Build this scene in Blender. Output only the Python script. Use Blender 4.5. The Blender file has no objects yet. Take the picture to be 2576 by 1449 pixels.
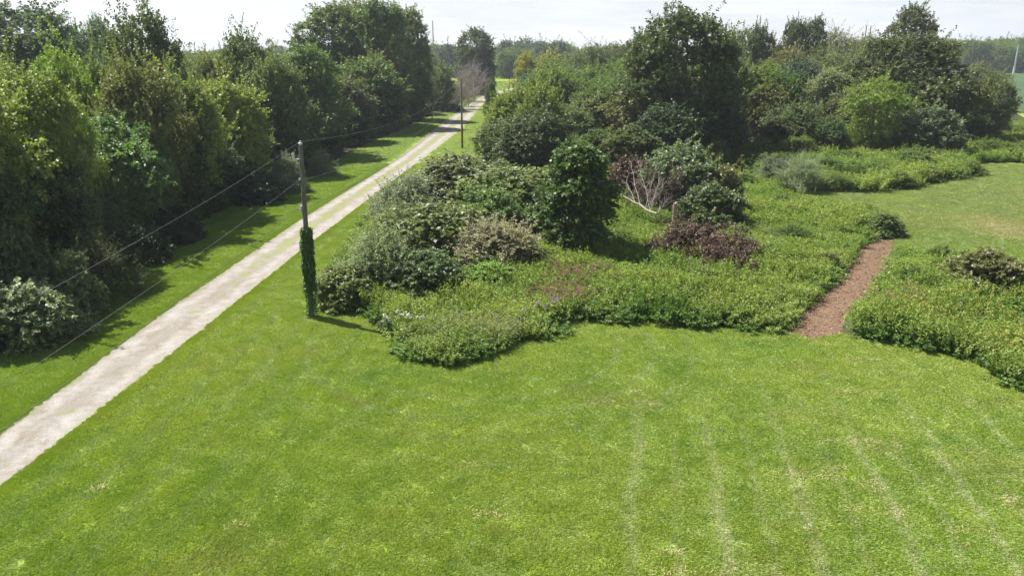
import bpy, math, random
import numpy as np
from mathutils import Vector

# ------------------------------------------------------------------ camera, world, sun, exposure
SC = bpy.context.scene
COL = SC.collection
H_CAM = 14.0                       # drone height above the lawn
PITCH = math.radians(17.0)
FPX, CX, CY = 1960.0, 1288.0, 724.5   # focal length and centre, in the units the photograph was measured in
cam_d = bpy.data.cameras.new('camera')
cam = bpy.data.objects.new('camera', cam_d)
COL.objects.link(cam)
cam.location = (0, 0, H_CAM)
cam.rotation_euler = (math.pi / 2 - PITCH, 0, 0)
cam_d.sensor_width = 36.0
cam_d.lens = 36.0 * FPX / 2576.0
cam_d.clip_start, cam_d.clip_end = 0.1, 6000
SC.camera = cam

SUN_EL = math.radians(57)
SUN_DIR = Vector((-0.84 * math.cos(SUN_EL), 0.543 * math.cos(SUN_EL), math.sin(SUN_EL))).normalized()
w = bpy.data.worlds.new('World')
SC.world = w
w.use_nodes = True
nt = w.node_tree
bg = nt.nodes['Background']
sky = nt.nodes.new('ShaderNodeTexSky')
sky.sky_type = 'NISHITA'
sky.sun_disc = False
sky.sun_elevation = SUN_EL
sky.sun_rotation = math.atan2(SUN_DIR.x, SUN_DIR.y)
sky.air_density, sky.dust_density, sky.ozone_density = 1.0, 1.2, 1.2
tc = nt.nodes.new('ShaderNodeTexCoord')
mp = nt.nodes.new('ShaderNodeMapping')
mp.inputs['Scale'].default_value = (1.0, 1.0, 6.0)
nz = nt.nodes.new('ShaderNodeTexNoise')
nz.inputs['Scale'].default_value = 2.6
nz.inputs['Detail'].default_value = 7
nz.inputs['Roughness'].default_value = 0.6
cr = nt.nodes.new('ShaderNodeMapRange')
cr.inputs['From Min'].default_value, cr.inputs['From Max'].default_value = 0.3, 0.72
cr.inputs['To Min'].default_value, cr.inputs['To Max'].default_value = 0.45, 0.97
mx = nt.nodes.new('ShaderNodeMix')
mx.data_type = 'RGBA'
nz2 = nt.nodes.new('ShaderNodeTexNoise'); nz2.inputs['Scale'].default_value = 5.0; nz2.inputs['Detail'].default_value = 8; nz2.inputs['Roughness'].default_value = 0.62
mp2 = nt.nodes.new('ShaderNodeMapping'); mp2.inputs['Scale'].default_value = (1.0, 1.0, 9.0); nt.links.new(tc.outputs['Generated'], mp2.inputs['Vector']); nt.links.new(mp2.outputs[0], nz2.inputs['Vector'])
cr2 = nt.nodes.new('ShaderNodeMapRange'); cr2.inputs[1].default_value, cr2.inputs[2].default_value = 0.45, 0.68; nt.links.new(nz2.outputs['Fac'], cr2.inputs[0])
cm2 = nt.nodes.new('ShaderNodeMix'); cm2.data_type = 'RGBA'; cm2.inputs[6].default_value = (6.4, 6.75, 7.5, 1); cm2.inputs[7].default_value = (8.4, 8.5, 8.7, 1)      # thin high cloud
nt.links.new(cr2.outputs[0], cm2.inputs[0]); nt.links.new(cm2.outputs[2], mx.inputs[7])
nt.links.new(tc.outputs['Generated'], mp.inputs['Vector'])
nt.links.new(mp.outputs[0], nz.inputs['Vector'])
nt.links.new(nz.outputs['Fac'], cr.inputs['Value'])
sz = nt.nodes.new('ShaderNodeSeparateXYZ'); nt.links.new(tc.outputs['Generated'], sz.inputs[0])
hz_ = nt.nodes.new('ShaderNodeMapRange'); nt.links.new(sz.outputs[2], hz_.inputs[0])      # the veil of cloud thins out overhead
for i_, q_ in enumerate((0.12, 0.5, 1.0, 0.10)): hz_.inputs[i_ + 1].default_value = q_
mm = nt.nodes.new('ShaderNodeMath'); mm.operation = 'MULTIPLY'
nt.links.new(cr.outputs[0], mm.inputs[0]); nt.links.new(hz_.outputs[0], mm.inputs[1]); nt.links.new(mm.outputs[0], mx.inputs[0])
nt.links.new(sky.outputs[0], mx.inputs[6])
nt.links.new(mx.outputs[2], bg.inputs['Color'])
bg.inputs['Strength'].default_value = 0.054

sun_d = bpy.data.lights.new('sun', 'SUN')
sun_d.energy = 4.5
sun_d.angle = math.radians(0.53)
sun_d.color = (1.0, 0.96, 0.89)
sun = bpy.data.objects.new('sun', sun_d)
COL.objects.link(sun)
sun.rotation_euler = SUN_DIR.to_track_quat('Z', 'Y').to_euler()

SC.view_settings.view_transform = 'Standard'
SC.view_settings.look = 'None'
SC.view_settings.gamma = 1
SC.view_settings.exposure = 1.42
SC.cycles.max_bounces = 6
SC.cycles.diffuse_bounces = 3
SC.cycles.glossy_bounces = 2
SC.cycles.transmission_bounces = 4
SC.cycles.transparent_max_bounces = 4
SC.cycles.volume_bounces = 0
SC.cycles.use_denoising = True

# ------------------------------------------------------------------ measuring helpers
SP, CP = math.sin(PITCH), math.cos(PITCH)
def G(px, py, z=0.0):
    """point of the plane at height z seen at this spot of the photograph"""
    u, v = (px - CX) / FPX, -(py - CY) / FPX
    t = (z - H_CAM) / (-SP + v * CP)
    return (u * t, (CP + v * SP) * t)
def z_at(D, py):
    v = -(py - CY) / FPX
    return H_CAM + D * (v * CP - SP) / (CP + v * SP)
def x_at(D, px, z=0.0):
    return (px - CX) / FPX * (D * CP + (H_CAM - z) * SP)

def inside(poly, X, Y):
    c = np.zeros(X.shape, bool)
    n = len(poly)
    for i in range(n):
        x1, y1 = poly[i]; x2, y2 = poly[(i + 1) % n]
        if y1 == y2: continue
        cond = ((y1 > Y) != (y2 > Y)) & (X < (x2 - x1) * (Y - y1) / (y2 - y1) + x1)
        c ^= cond
    return c

# ------------------------------------------------------------------ materials
def new_mat(name):
    m = bpy.data.materials.new(name)
    m.use_nodes = True
    m.node_tree.nodes.clear()
    return m, m.node_tree
class N:
    """short node builder"""
    def __init__(s, t): s.t = t
    def __call__(s, typ, **kw):
        n = s.t.nodes.new('ShaderNode' + typ)
        for k, v in kw.items():
            setattr(n, k, v)
        return n
    def link(s, a, b): s.t.links.new(a, b)
    def val(s, sock, v):
        if isinstance(v, bpy.types.NodeSocket): s.t.links.new(v, sock)
        else: sock.default_value = v
    def math(s, op, a, b=0.0, clamp=False):
        n = s('Math', operation=op); n.use_clamp = clamp
        s.val(n.inputs[0], a); s.val(n.inputs[1], b)
        return n.outputs[0]
    def noise(s, vec, scale, detail=4, rough=0.55, dist=0.0):
        n = s('TexNoise')
        n.inputs['Scale'].default_value = scale; n.inputs['Detail'].default_value = detail
        n.inputs['Roughness'].default_value = rough; n.inputs['Distortion'].default_value = dist
        if vec is not None: s.link(vec, n.inputs['Vector'])
        return n.outputs['Fac']
    def rng(s, v, a, b, c=0.0, d=1.0):
        n = s('MapRange'); s.val(n.inputs[0], v)
        for i, q in enumerate((a, b, c, d)): n.inputs[i + 1].default_value = q
        return n.outputs[0]
    def mix(s, f, a, b, mode='MIX'):
        n = s('Mix', data_type='RGBA', blend_type=mode)
        s.val(n.inputs[0], f)
        for i, q in ((6, a), (7, b)):
            if isinstance(q, tuple): q = (*q[:3], 1)
            s.val(n.inputs[i], q)
        return n.outputs[2]
    def out(s, sh, disp=None):
        o = s('OutputMaterial'); s.link(sh, o.inputs['Surface'])

def leaf_shader(n, col, trans=0.42, gloss=0.022, warm=(1.15, 1.2, 0.5)):
    d = n('BsdfDiffuse'); n.val(d.inputs[0], col)
    t = n('BsdfTranslucent')
    tcx = n.mix(1.0, col, warm, 'MULTIPLY')
    n.link(tcx, t.inputs[0])
    a = n('MixShader'); a.inputs[0].default_value = trans
    n.link(d.outputs[0], a.inputs[1]); n.link(t.outputs[0], a.inputs[2])
    g = n('BsdfGlossy'); g.inputs['Roughness'].default_value = 0.5
    g.inputs[0].default_value = (1, 1, 1, 1)
    b = n('MixShader'); b.inputs[0].default_value = gloss
    n.link(a.outputs[0], b.inputs[1]); n.link(g.outputs[0], b.inputs[2])
    return b.outputs[0]

def mat_leaf(name, trans=0.42, gloss=0.022, warm=(1.15, 1.2, 0.5)):
    """leaf whose hue is the object's own colour, varied leaf by leaf and bough by bough"""
    m, t = new_mat(name); n = N(t)
    oi = n('ObjectInfo')
    at = n('Attribute', attribute_name='rnd')
    tc = n('TexCoord')
    f = n.rng(at.outputs['Fac'], 0, 1, 0.62, 1.4)
    c = n.mix(1.0, oi.outputs['Color'], (1, 1, 1), 'MULTIPLY')
    v = n('VectorMath', operation='SCALE'); n.link(c, v.inputs[0]); n.link(f, v.inputs['Scale'])
    blotch = n.noise(tc.outputs['Object'], 0.55, 3)
    c2 = n.mix(n.rng(blotch, 0.42, 0.66, 0.0, 0.45), v.outputs[0], (1.22, 1.10, 0.7), 'MULTIPLY')
    c3 = n.mix(n.rng(at.outputs['Fac'], 0.965, 0.985, 0, 0.5), c2, (0.22, 0.17, 0.04))
    n.out(leaf_shader(n, c3, trans, gloss, warm))
    return m
M = {}
M['leaf'] = mat_leaf('leaf_green', trans=0.38, gloss=0.03)
M['leaf_silver'] = mat_leaf('leaf_silver', trans=0.3, gloss=0.012, warm=(1.1, 1.1, 0.7))
M['leaf_dry'] = mat_leaf('leaf_dry', trans=0.15, gloss=0.02, warm=(1, 0.9, 0.8))

def mat_bark(name, c1, c2, scale=6.0):
    m, t = new_mat(name); n = N(t)
    tc = n('TexCoord')
    mp = n('Mapping'); mp.inputs['Scale'].default_value = (1, 1, 0.18)
    n.link(tc.outputs['Object'], mp.inputs['Vector'])
    f = n.noise(mp.outputs[0], scale, 6, 0.65)
    c = n.mix(n.rng(f, 0.35, 0.65), c1, c2)
    p = n('BsdfPrincipled'); n.link(c, p.inputs['Base Color']); p.inputs['Roughness'].default_value = 0.85
    b = n('Bump'); b.inputs['Strength'].default_value = 0.6; b.inputs['Distance'].default_value = 0.02
    n.link(f, b.inputs['Height']); n.link(b.outputs[0], p.inputs['Normal'])
    n.out(p.outputs[0]); return m
M['bark'] = mat_bark('bark', (0.06, 0.05, 0.04), (0.16, 0.13, 0.11))
M['bare'] = mat_bark('bare_wood', (0.22, 0.18, 0.16), (0.36, 0.31, 0.28))
M['dead'] = mat_bark('bleached_wood', (0.18, 0.15, 0.13), (0.31, 0.27, 0.235))
M['pole'] = mat_bark('weathered_pole', (0.06, 0.053, 0.046), (0.15, 0.138, 0.12), 14)
M['post'] = mat_bark('old_post', (0.17, 0.12, 0.08), (0.30, 0.23, 0.17), 12)

def mat_plain(name, c, rough=0.6, metal=0.0, var=0.25, scale=9.0):
    m, t = new_mat(name); n = N(t)
    tc = n('TexCoord'); f = n.noise(tc.outputs['Object'], scale, 4)
    cc = n.mix(n.rng(f, 0.3, 0.7, 0, var), c, tuple(q * 0.5 for q in c))
    p = n('BsdfPrincipled'); n.link(cc, p.inputs['Base Color'])
    p.inputs['Roughness'].default_value = rough; p.inputs['Metallic'].default_value = metal
    n.out(p.outputs[0]); return m
M['wire'] = mat_plain('wire_aluminium', (0.15, 0.155, 0.165), 0.6, 0.0)
M['wire_black'] = mat_plain('wire_black', (0.06, 0.06, 0.07), 0.6)
M['ceramic'] = mat_plain('grey_ceramic', (0.45, 0.47, 0.50), 0.3)
M['steel'] = mat_plain('galvanised_steel', (0.50, 0.52, 0.54), 0.45, 0.5)
M['tan_pole'] = mat_plain('tan_pole', (0.24, 0.21, 0.18), 0.9, var=0.6, scale=3)
M['grey_pole'] = mat_plain('pale_grey_pole', (0.42, 0.43, 0.44), 0.8)
M['dark_pole'] = mat_plain('dark_pole', (0.05, 0.045, 0.04), 0.9)

def plant_mat(name, base, var, trans=0.42, patch=0.35):
    """meadow plant: hue drifts over the ground and from plant to plant"""
    m, t = new_mat(name); n = N(t)
    g = n('NewGeometry'); oi = n('ObjectInfo'); at = n('Attribute', attribute_name='rnd')
    a = n.noise(g.outputs['Position'], 0.16, 3); b = n.noise(g.outputs['Position'], 0.9, 3)
    c = n.mix(n.rng(a, 0.38, 0.62), base, var)
    c = n.mix(n.rng(b, 0.5, 0.72, 0, patch), c, (base[0] * 0.5, base[1] * 0.62, base[2] * 0.7))
    c = n.mix(n.rng(oi.outputs['Random'], 0, 1, 0, 0.45), c, (var[0] * 1.25, var[1] * 1.12, var[2] * 1.1))
    v = n('VectorMath', operation='SCALE'); n.link(c, v.inputs[0])
    n.link(n.rng(at.outputs['Fac'], 0, 1, 0.65, 1.4), v.inputs['Scale'])
    n.out(leaf_shader(n, v.outputs[0], trans, 0.015)); return m
M['goldenrod'] = plant_mat('goldenrod_leaf', (0.125, 0.205, 0.038), (0.200, 0.260, 0.056))
M['bramble'] = plant_mat('bramble_leaf', (0.08, 0.155, 0.032), (0.125, 0.205, 0.045))
M['grassy'] = plant_mat('tall_grass', (0.13, 0.18, 0.05), (0.20, 0.22, 0.09))
M['yellow'] = mat_plain('yellow_flower', (0.34, 0.31, 0.05), 0.8)
M['purple'] = mat_plain('purple_flower', (0.24, 0.11, 0.28), 0.8)
M['white'] = mat_plain('white_flower', (0.75, 0.75, 0.68), 0.8)
M['rust'] = mat_plain('rusty_seedhead', (0.22, 0.11, 0.08), 0.9)

# ------------------------------------------------------------------ lawn colour, shared by the ground sheet and the blades
ROAD_PTS_L = [(0, 1085), (400, 790), (740, 560), (1000, 400), (1100, 322), (1180, 262), (1222, 237)]
ROAD_PTS_R = [(0, 1235), (440, 890), (790, 610), (1040, 420), (1165, 320), (1210, 268), (1234, 242)]
RL = np.array([(-21.5, -40)] + [G(*p) for p in ROAD_PTS_L] + [(-1.5, 300), (14, 330)])
RR = np.array([(-18.3, -40)] + [G(*p) for p in ROAD_PTS_R] + [(3.0, 292), (17, 318)])
def road_l(y): return np.interp(y, RL[:, 1], RL[:, 0])
def road_r(y): return np.interp(y, RR[:, 1], RR[:, 0])

def lawn_group():
    g = bpy.data.node_groups.new('lawn_colour', 'ShaderNodeTree')
    g.interface.new_socket('Color', in_out='OUTPUT', socket_type='NodeSocketColor')
    n = N(g); go = g.nodes.new('NodeGroupOutput')
    pos = n('NewGeometry').outputs['Position']
    sx = n('SeparateXYZ'); n.link(pos, sx.inputs[0]); X, Y = sx.outputs[0], sx.outputs[1]
    flat = n('CombineXYZ'); n.link(X, flat.inputs[0]); n.link(Y, flat.inputs[1]); P = flat.outputs[0]
    big = n.noise(P, 0.07, 3); mid = n.noise(P, 0.45, 5, 0.6, 0.0); fine = n.noise(P, 3.2, 4, 0.7); spk = n.noise(P, 14, 3, 0.7)
    c = n.mix(n.rng(mid, 0.33, 0.66), (0.145, 0.240, 0.014), (0.245, 0.326, 0.032))
    c = n.mix(n.rng(big, 0.40, 0.62, 0, 0.75), c, (0.262, 0.32, 0.040))
    c = n.mix(n.rng(fine, 0.50, 0.80, 0, 0.38), c, (0.29, 0.33, 0.08))
    c = n.mix(n.rng(spk, 0.55, 0.75, 0, 0.22), c, (0.115, 0.175, 0.024))
    # clippings left in curved passes of the mower, lower right
    ur = n.math('SUBTRACT', n.math('SUBTRACT', X, 2.6), n.math('MULTIPLY', n.math('SUBTRACT', Y, 18.4), 0.17))
    wob = n.math('ADD', ur, n.math('MULTIPLY', n.math('SUBTRACT', n.noise(P, 0.25, 2), 0.5), 0.9))
    wv = n.math('SINE', n.math('MULTIPLY', wob, 2 * math.pi / 2.75))
    st = n.math('ADD', n.rng(wv, 0.80, 1.0), n.math('MULTIPLY', n.rng(wv, -0.86, -1.0), 0.4), clamp=True)
    reg = n.math('MULTIPLY', n.rng(X, 2.2, 4.5), n.rng(Y, 32, 23))
    brk = n.rng(n.noise(P, 0.7, 4, 0.7), 0.30, 0.52)
    c = n.mix(n.math('MULTIPLY', n.math('MULTIPLY', st, reg), n.math('MULTIPLY', brk, 0.82)), c, (0.36, 0.38, 0.20))
    bw = n.math('MULTIPLY', n.rng(wv, -0.4, 0.7), n.math('MULTIPLY', reg, 0.24))
    c = n.mix(bw, c, (0.29, 0.36, 0.09))
    # mower arcs round the tip of the brush
    dx = n.math('SUBTRACT', X, -1.5); dy = n.math('SUBTRACT', Y, 36.5)
    rr = n.math('SQRT', n.math('ADD', n.math('MULTIPLY', dx, dx), n.math('MULTIPLY', dy, dy)))
    arc = n.rng(n.math('SINE', n.math('MULTIPLY', n.math('ADD', rr, n.math('MULTIPLY', mid, 0.8)), 2 * math.pi / 1.7)), 0.5, 1.0)
    arc = n.math('MULTIPLY', arc, n.math('MULTIPLY', n.rng(rr, 5.0, 6.2), n.rng(rr, 12.5, 9)))
    arc = n.math('MULTIPLY', arc, n.math('MULTIPLY', n.rng(Y, 40, 36), brk))
    c = n.mix(n.math('MULTIPLY', arc, 0.42), c, (0.26, 0.31, 0.14))
    # mower passes parallel to the lane, sun glint on them painted as pale stripes
    lane = n.math('SUBTRACT', X, n.math('MULTIPLY', Y, 0.048))
    ls = n.rng(n.math('SINE', n.math('MULTIPLY', n.math('ADD', lane, n.math('MULTIPLY', mid, 0.5)), 2 * math.pi / 1.9)), 0.2, 1.0)
    lreg = n.math('MULTIPLY', n.rng(lane, -19.2, -18.2), n.rng(lane, -9.5, -12.5))
    c = n.mix(n.math('MULTIPLY', n.math('MULTIPLY', ls, lreg), 0.30), c, (0.24, 0.30, 0.13))
    # drier and flattened ground near the right-hand upper lawn
    up = n.math('MULTIPLY', n.rng(Y, 52, 60), n.rng(X, 24, 32))
    c = n.mix(n.math('MULTIPLY', up, n.rng(n.noise(P, 0.22, 4, 0.6), 0.35, 0.65, 0.25, 0.85)), c, (0.185, 0.225, 0.070))
    dg = n.rng(n.noise(P, 1.3, 4, 0.65), 0.53, 0.66)
    c = n.mix(n.math('MULTIPLY', dg, 0.45), c, (0.10, 0.19, 0.020))
    dst = n.rng(n.noise(P, 0.19, 4, 0.6), 0.54, 0.68)
    c = n.mix(n.math('MULTIPLY', dst, 0.45), c, (0.23, 0.235, 0.06))
    ls2 = n.rng(n.math('SINE', n.math('MULTIPLY', n.math('ADD', n.math('SUBTRACT', X, n.math('MULTIPLY', Y, 0.30)), n.math('MULTIPLY', mid, 1.2)), 2 * math.pi / 2.1)), 0.3, 1.0)
    c = n.mix(n.math('MULTIPLY', n.math('MULTIPLY', ls2, n.rng(X, 1.5, -2.0)), n.math('MULTIPLY', n.rng(lane, -17.5, -16.0), 0.16)), c, (0.26, 0.31, 0.09))
    # more saturated green left of the lane
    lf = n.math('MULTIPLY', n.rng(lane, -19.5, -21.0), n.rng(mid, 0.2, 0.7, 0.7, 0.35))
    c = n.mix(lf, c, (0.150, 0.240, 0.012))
    # straw patches
    sp = n.noise(P, 1.15, 5, 0.62, 0.4)
    spb = n.rng(n.noise(P, 0.11, 2), 0.42, 0.58)
    rt = n.rng(X, 0, 8, 0.15, 1.0)
    c = n.mix(n.math('MULTIPLY', n.math('MULTIPLY', n.rng(sp, 0.665, 0.71), spb), rt), c, (0.44, 0.34, 0.20))
    dx = n.math('SUBTRACT', X, 40.5); dy = n.math('MULTIPLY', n.math('SUBTRACT', Y, 62.5), 0.6)
    pr = n.math('SQRT', n.math('ADD', n.math('MULTIPLY', dx, dx), n.math('MULTIPLY', dy, dy)))
    pp = n.math('MULTIPLY', n.rng(pr, 4.2, 1.0), n.rng(fine, 0.42, 0.58))
    c = n.mix(pp, c, (0.40, 0.31, 0.18))
    n.link(c, go.inputs[0])
    return g
LAWN = lawn_group()
def mat_lawn(name, blade):
    m, t = new_mat(name); n = N(t)
    g = n('Group'); g.node_tree = LAWN
    c = g.outputs[0]
    if blade:
        at = n('Attribute', attribute_name='rnd')
        v = n('VectorMath', operation='SCALE'); n.link(c, v.inputs[0])
        n.link(n.rng(at.outputs['Fac'], 0, 1, 0.9, 1.2), v.inputs['Scale'])
        n.out(leaf_shader(n, v.outputs[0], 0.45, 0.04))
    else:
        p = n('BsdfPrincipled')
        geo = n('NewGeometry'); f = n.noise(geo.outputs['Position'], 22, 4, 0.7); f2 = n.noise(geo.outputs['Position'], 2.5, 3, 0.7)
        v = n('VectorMath', operation='SCALE'); n.link(c, v.inputs[0]); n.link(n.rng(f, 0.3, 0.7, 0.68, 0.98), v.inputs['Scale'])  # sheet darkened to stand in for the self-shadow of the blades
        n.link(v.outputs[0], p.inputs['Base Color']); p.inputs['Roughness'].default_value = 0.95
        p.inputs['Specular IOR Level'].default_value = 0.1
        b = n('Bump'); b.inputs['Strength'].default_value = 0.7; b.inputs['Distance'].default_value = 0.05
        n.link(n.math('ADD', f, n.math('MULTIPLY', f2, 2.0)), b.inputs['Height']); n.link(b.outputs[0], p.inputs['Normal'])
        n.out(p.outputs[0])
    return m
M['lawn'] = mat_lawn('lawn_ground', False)
M['blade'] = mat_lawn('grass_blade', True)

def mat_ground(name, c1, c2, c3, s1, s2, bump=0.03):
    m, t = new_mat(name); n = N(t)
    g = n('NewGeometry').outputs['Position']
    a = n.noise(g, s1, 4); b = n.noise(g, s2, 4, 0.7)
    c = n.mix(n.rng(a, 0.35, 0.65), c1, c2); c = n.mix(n.rng(b, 0.5, 0.7), c, c3)
    p = n('BsdfPrincipled'); n.link(c, p.inputs['Base Color']); p.inputs['Roughness'].default_value = 0.95
    p.inputs['Specular IOR Level'].default_value = 0.1
    bm = n('Bump'); bm.inputs['Strength'].default_value = 0.8; bm.inputs['Distance'].default_value = bump
    n.link(b, bm.inputs['Height']); n.link(bm.outputs[0], p.inputs['Normal'])
    n.out(p.outputs[0]); return m
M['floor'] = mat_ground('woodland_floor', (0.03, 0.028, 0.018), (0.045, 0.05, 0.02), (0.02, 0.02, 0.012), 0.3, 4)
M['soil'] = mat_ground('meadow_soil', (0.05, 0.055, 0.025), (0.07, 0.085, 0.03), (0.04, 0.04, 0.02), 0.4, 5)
M['beans'] = mat_ground('bean_field', (0.042, 0.078, 0.032), (0.055, 0.095, 0.04), (0.032, 0.06, 0.026), 0.02, 0.9, 0.2)
M['chipbed'] = mat_ground('chip_bed', (0.12, 0.074, 0.045), (0.175, 0.112, 0.070), (0.055, 0.034, 0.022), 0.7, 14)
M['chip'] = mat_plain('wood_chip', (0.24, 0.155, 0.10), 0.9, var=0.95, scale=2.0)
M['straw'] = mat_plain('straw', (0.38, 0.31, 0.16), 0.9)

def mat_gravel():
    m, t = new_mat('gravel'); n = N(t)
    g = n('NewGeometry').outputs['Position']
    uv = n('UVMap'); uv.uv_map = 'UVMap'
    su = n('SeparateXYZ'); n.link(uv.outputs[0], su.inputs[0]); U, V = su.outputs[0], su.outputs[1]   # U: -1..1 across, V: metres along
    big = n.noise(g, 0.35, 4, 0.6); st = n.noise(g, 20, 4, 0.75); mid = n.noise(g, 2.2, 5, 0.65)
    c = n.mix(n.rng(big, 0.35, 0.65), (0.195, 0.172, 0.143), (0.245, 0.233, 0.215))
    c = n.mix(n.rng(mid, 0.48, 0.66, 0, 0.6), c, (0.15, 0.127, 0.10))
    sxy = n('SeparateXYZ'); n.link(g, sxy.inputs[0]); al = n('CombineXYZ'); n.link(n.math('MULTIPLY', U, 1.6), al.inputs[0]); n.link(n.math('MULTIPLY', V, 0.22), al.inputs[1])
    stk = n.noise(al.outputs[0], 1.6, 5, 0.7)
    c = n.mix(n.rng(stk, 0.52, 0.60, 0, 0.55), c, (0.17, 0.14, 0.085))
    rut = n.math('MULTIPLY', n.rng(n.math('ABSOLUTE', n.math('SUBTRACT', n.math('ABSOLUTE', U), 0.5)), 0.28, 0.08), n.rng(n.noise(g, 0.9, 4, 0.7), 0.35, 0.6))
    c = n.mix(n.math('MULTIPLY', rut, 0.7), c, (0.33, 0.31, 0.285))
    c = n.mix(n.rng(st, 0.52, 0.66, 0, 0.75), c, (0.11, 0.095, 0.078))
    c = n.mix(n.rng(st, 0.42, 0.30, 0, 0.6), c, (0.40, 0.37, 0.335))
    # grass and weeds in the middle and along the ruts, more of it farther along the lane
    au = n.math('ABSOLUTE', n.math('ADD', U, n.math('MULTIPLY', n.math('SUBTRACT', n.noise(g, 0.3, 2), 0.5), 0.5)))
    mid_s = n.rng(au, 0.34, 0.10)
    far = n.rng(V, 40, 80, 0.03, 0.5)
    thr = n.math('ADD', n.noise(g, 0.55, 5, 0.7), n.math('MULTIPLY', mid_s, far))
    gm = n.math('MULTIPLY', n.rng(thr, 0.58, 0.68), mid_s)
    c = n.mix(n.math('MULTIPLY', n.math('MULTIPLY', gm, 0.75), n.rng(n.noise(g, 0.8, 4, 0.7), 0.36, 0.5, 0.45, 1.0)), c, (0.165, 0.19, 0.05))
    # pale windrow of washed stone on the right edge, dusty olive at the left one
    c = n.mix(n.math('MULTIPLY', n.rng(U, 0.62, 0.9), 0.45), c, (0.35, 0.325, 0.295))
    eg = n.math('MULTIPLY', n.rng(n.math('ABSOLUTE', U), 0.70, 1.0), n.rng(n.noise(g, 3.5, 5, 0.75), 0.40, 0.56))
    c = n.mix(n.math('MULTIPLY', eg, 0.8), c, (0.135, 0.165, 0.035))
    p = n('BsdfPrincipled'); n.link(c, p.inputs['Base Color']); p.inputs['Roughness'].default_value = 0.95
    p.inputs['Specular IOR Level'].default_value = 0.15
    b = n('Bump'); b.inputs['Strength'].default_value = 0.8; b.inputs['Distance'].default_value = 0.035
    n.link(n.math('ADD', st, mid), b.inputs['Height']); n.link(b.outputs[0], p.inputs['Normal'])
    n.out(p.outputs[0]); return m
M['gravel'] = mat_gravel()

# ------------------------------------------------------------------ mesh helpers
def mesh_from(name, V, F, mats, mi=None, rnd=None):
    """V (n,3); F (m,4) quads; fast build"""
    me = bpy.data.meshes.new(name)
    V = np.asarray(V, np.float32); F = np.asarray(F, np.int32)
    me.vertices.add(len(V)); me.vertices.foreach_set('co', V.ravel())
    k = F.shape[1]
    me.loops.add(F.size); me.loops.foreach_set('vertex_index', F.ravel())
    me.polygons.add(len(F)); me.polygons.foreach_set('loop_start', np.arange(0, F.size, k, dtype=np.int32))
    for m in mats: me.materials.append(m)
    if mi is not None: me.polygons.foreach_set('material_index', np.asarray(mi, np.int32))
    if rnd is not None:
        a = me.attributes.new('rnd', 'FLOAT', 'FACE'); a.data.foreach_set('value', np.asarray(rnd, np.float32))
    me.update(calc_edges=True)
    return me
def nrm(a): return a / np.maximum(np.linalg.norm(a, axis=-1, keepdims=True), 1e-9)

def twig_leaves(P0, D, L, k, ll, lw, R, droop=0.15, up=0.0, spread=0.9, lob=None, flat=0.55):
    """leaves set spirally along twigs; returns V, F, rnd"""
    n = len(P0)
    t = (np.arange(k)[None, :] + R.random((n, k))) / k
    t = 0.12 + 0.88 * t
    pos = P0[:, None, :] + D[:, None, :] * (L[:, None] * t)[..., None]
    pos[..., 2] -= droop * L[:, None] * t ** 2
    a = nrm(np.cross(D, np.array([0.3, 0.2, 1.0]))); b = np.cross(D, a)
    ph = np.arange(k)[None, :] * 2.4 + R.random((n, 1)) * 6.28 + R.normal(0, .3, (n, k))
    rad = np.cos(ph)[..., None] * a[:, None, :] + np.sin(ph)[..., None] * b[:, None, :]
    ld = rad * spread + D[:, None, :] * 0.55 + R.normal(0, .28, (n, k, 3))
    ld[..., 2] += up
    ld = nrm(ld)
    upv = np.array([0, 0, 1.0]) + R.normal(0, flat, (n, k, 3))
    sd = nrm(np.cross(ld, upv))
    ln = ll * (0.65 + 0.6 * R.random((n, k)))[..., None]
    wd = ln * (lw / ll) * 0.5
    nm = np.cross(sd, ld)
    p1 = pos + ld * ln * 0.45 + sd * wd + nm * wd * 0.25
    p3 = pos + ld * ln * 0.45 - sd * wd + nm * wd * 0.25
    p2 = pos + ld * ln; p2[..., 2] -= ln[..., 0] * 0.12
    V = np.stack([pos, p1, p2, p3], axis=2).reshape(-1, 3)
    F = np.arange(len(V)).reshape(-1, 4)
    r = R.random((n, k)) * 0.55
    if lob is not None: r = r + lob[:, None] * 0.45
    else: r = r + 0.22
    return V, F, r.ravel()

def tube(path, rad, sides=6):
    path = np.asarray(path, float); n = len(path)
    T = np.gradient(path, axis=0); T = nrm(T)
    ref = np.array([0.31, 0.95, 0.05]) if abs(T[0][2]) > 0.6 else np.array([0, 0, 1.0])
    A = nrm(np.cross(T, ref)); B = np.cross(T, A)
    an = np.arange(sides) / sides * 2 * math.pi
    V = path[:, None, :] + (np.cos(an)[None, :, None] * A[:, None, :] + np.sin(an)[None, :, None] * B[:, None, :]) * np.asarray(rad)[:, None, None]
    V = V.reshape(-1, 3)
    F = []
    for i in range(n - 1):
        for j in range(sides):
            j2 = (j + 1) % sides
            F.append((i * sides + j, i * sides + j2, (i + 1) * sides + j2, (i + 1) * sides + j))
    return V, np.array(F)
def merge(parts):
    Vs, Fs, o = [], [], 0
    for V, F in parts:
        Vs.append(V); Fs.append(F + o); o += len(V)
    return np.concatenate(Vs), np.concatenate(Fs)

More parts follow.
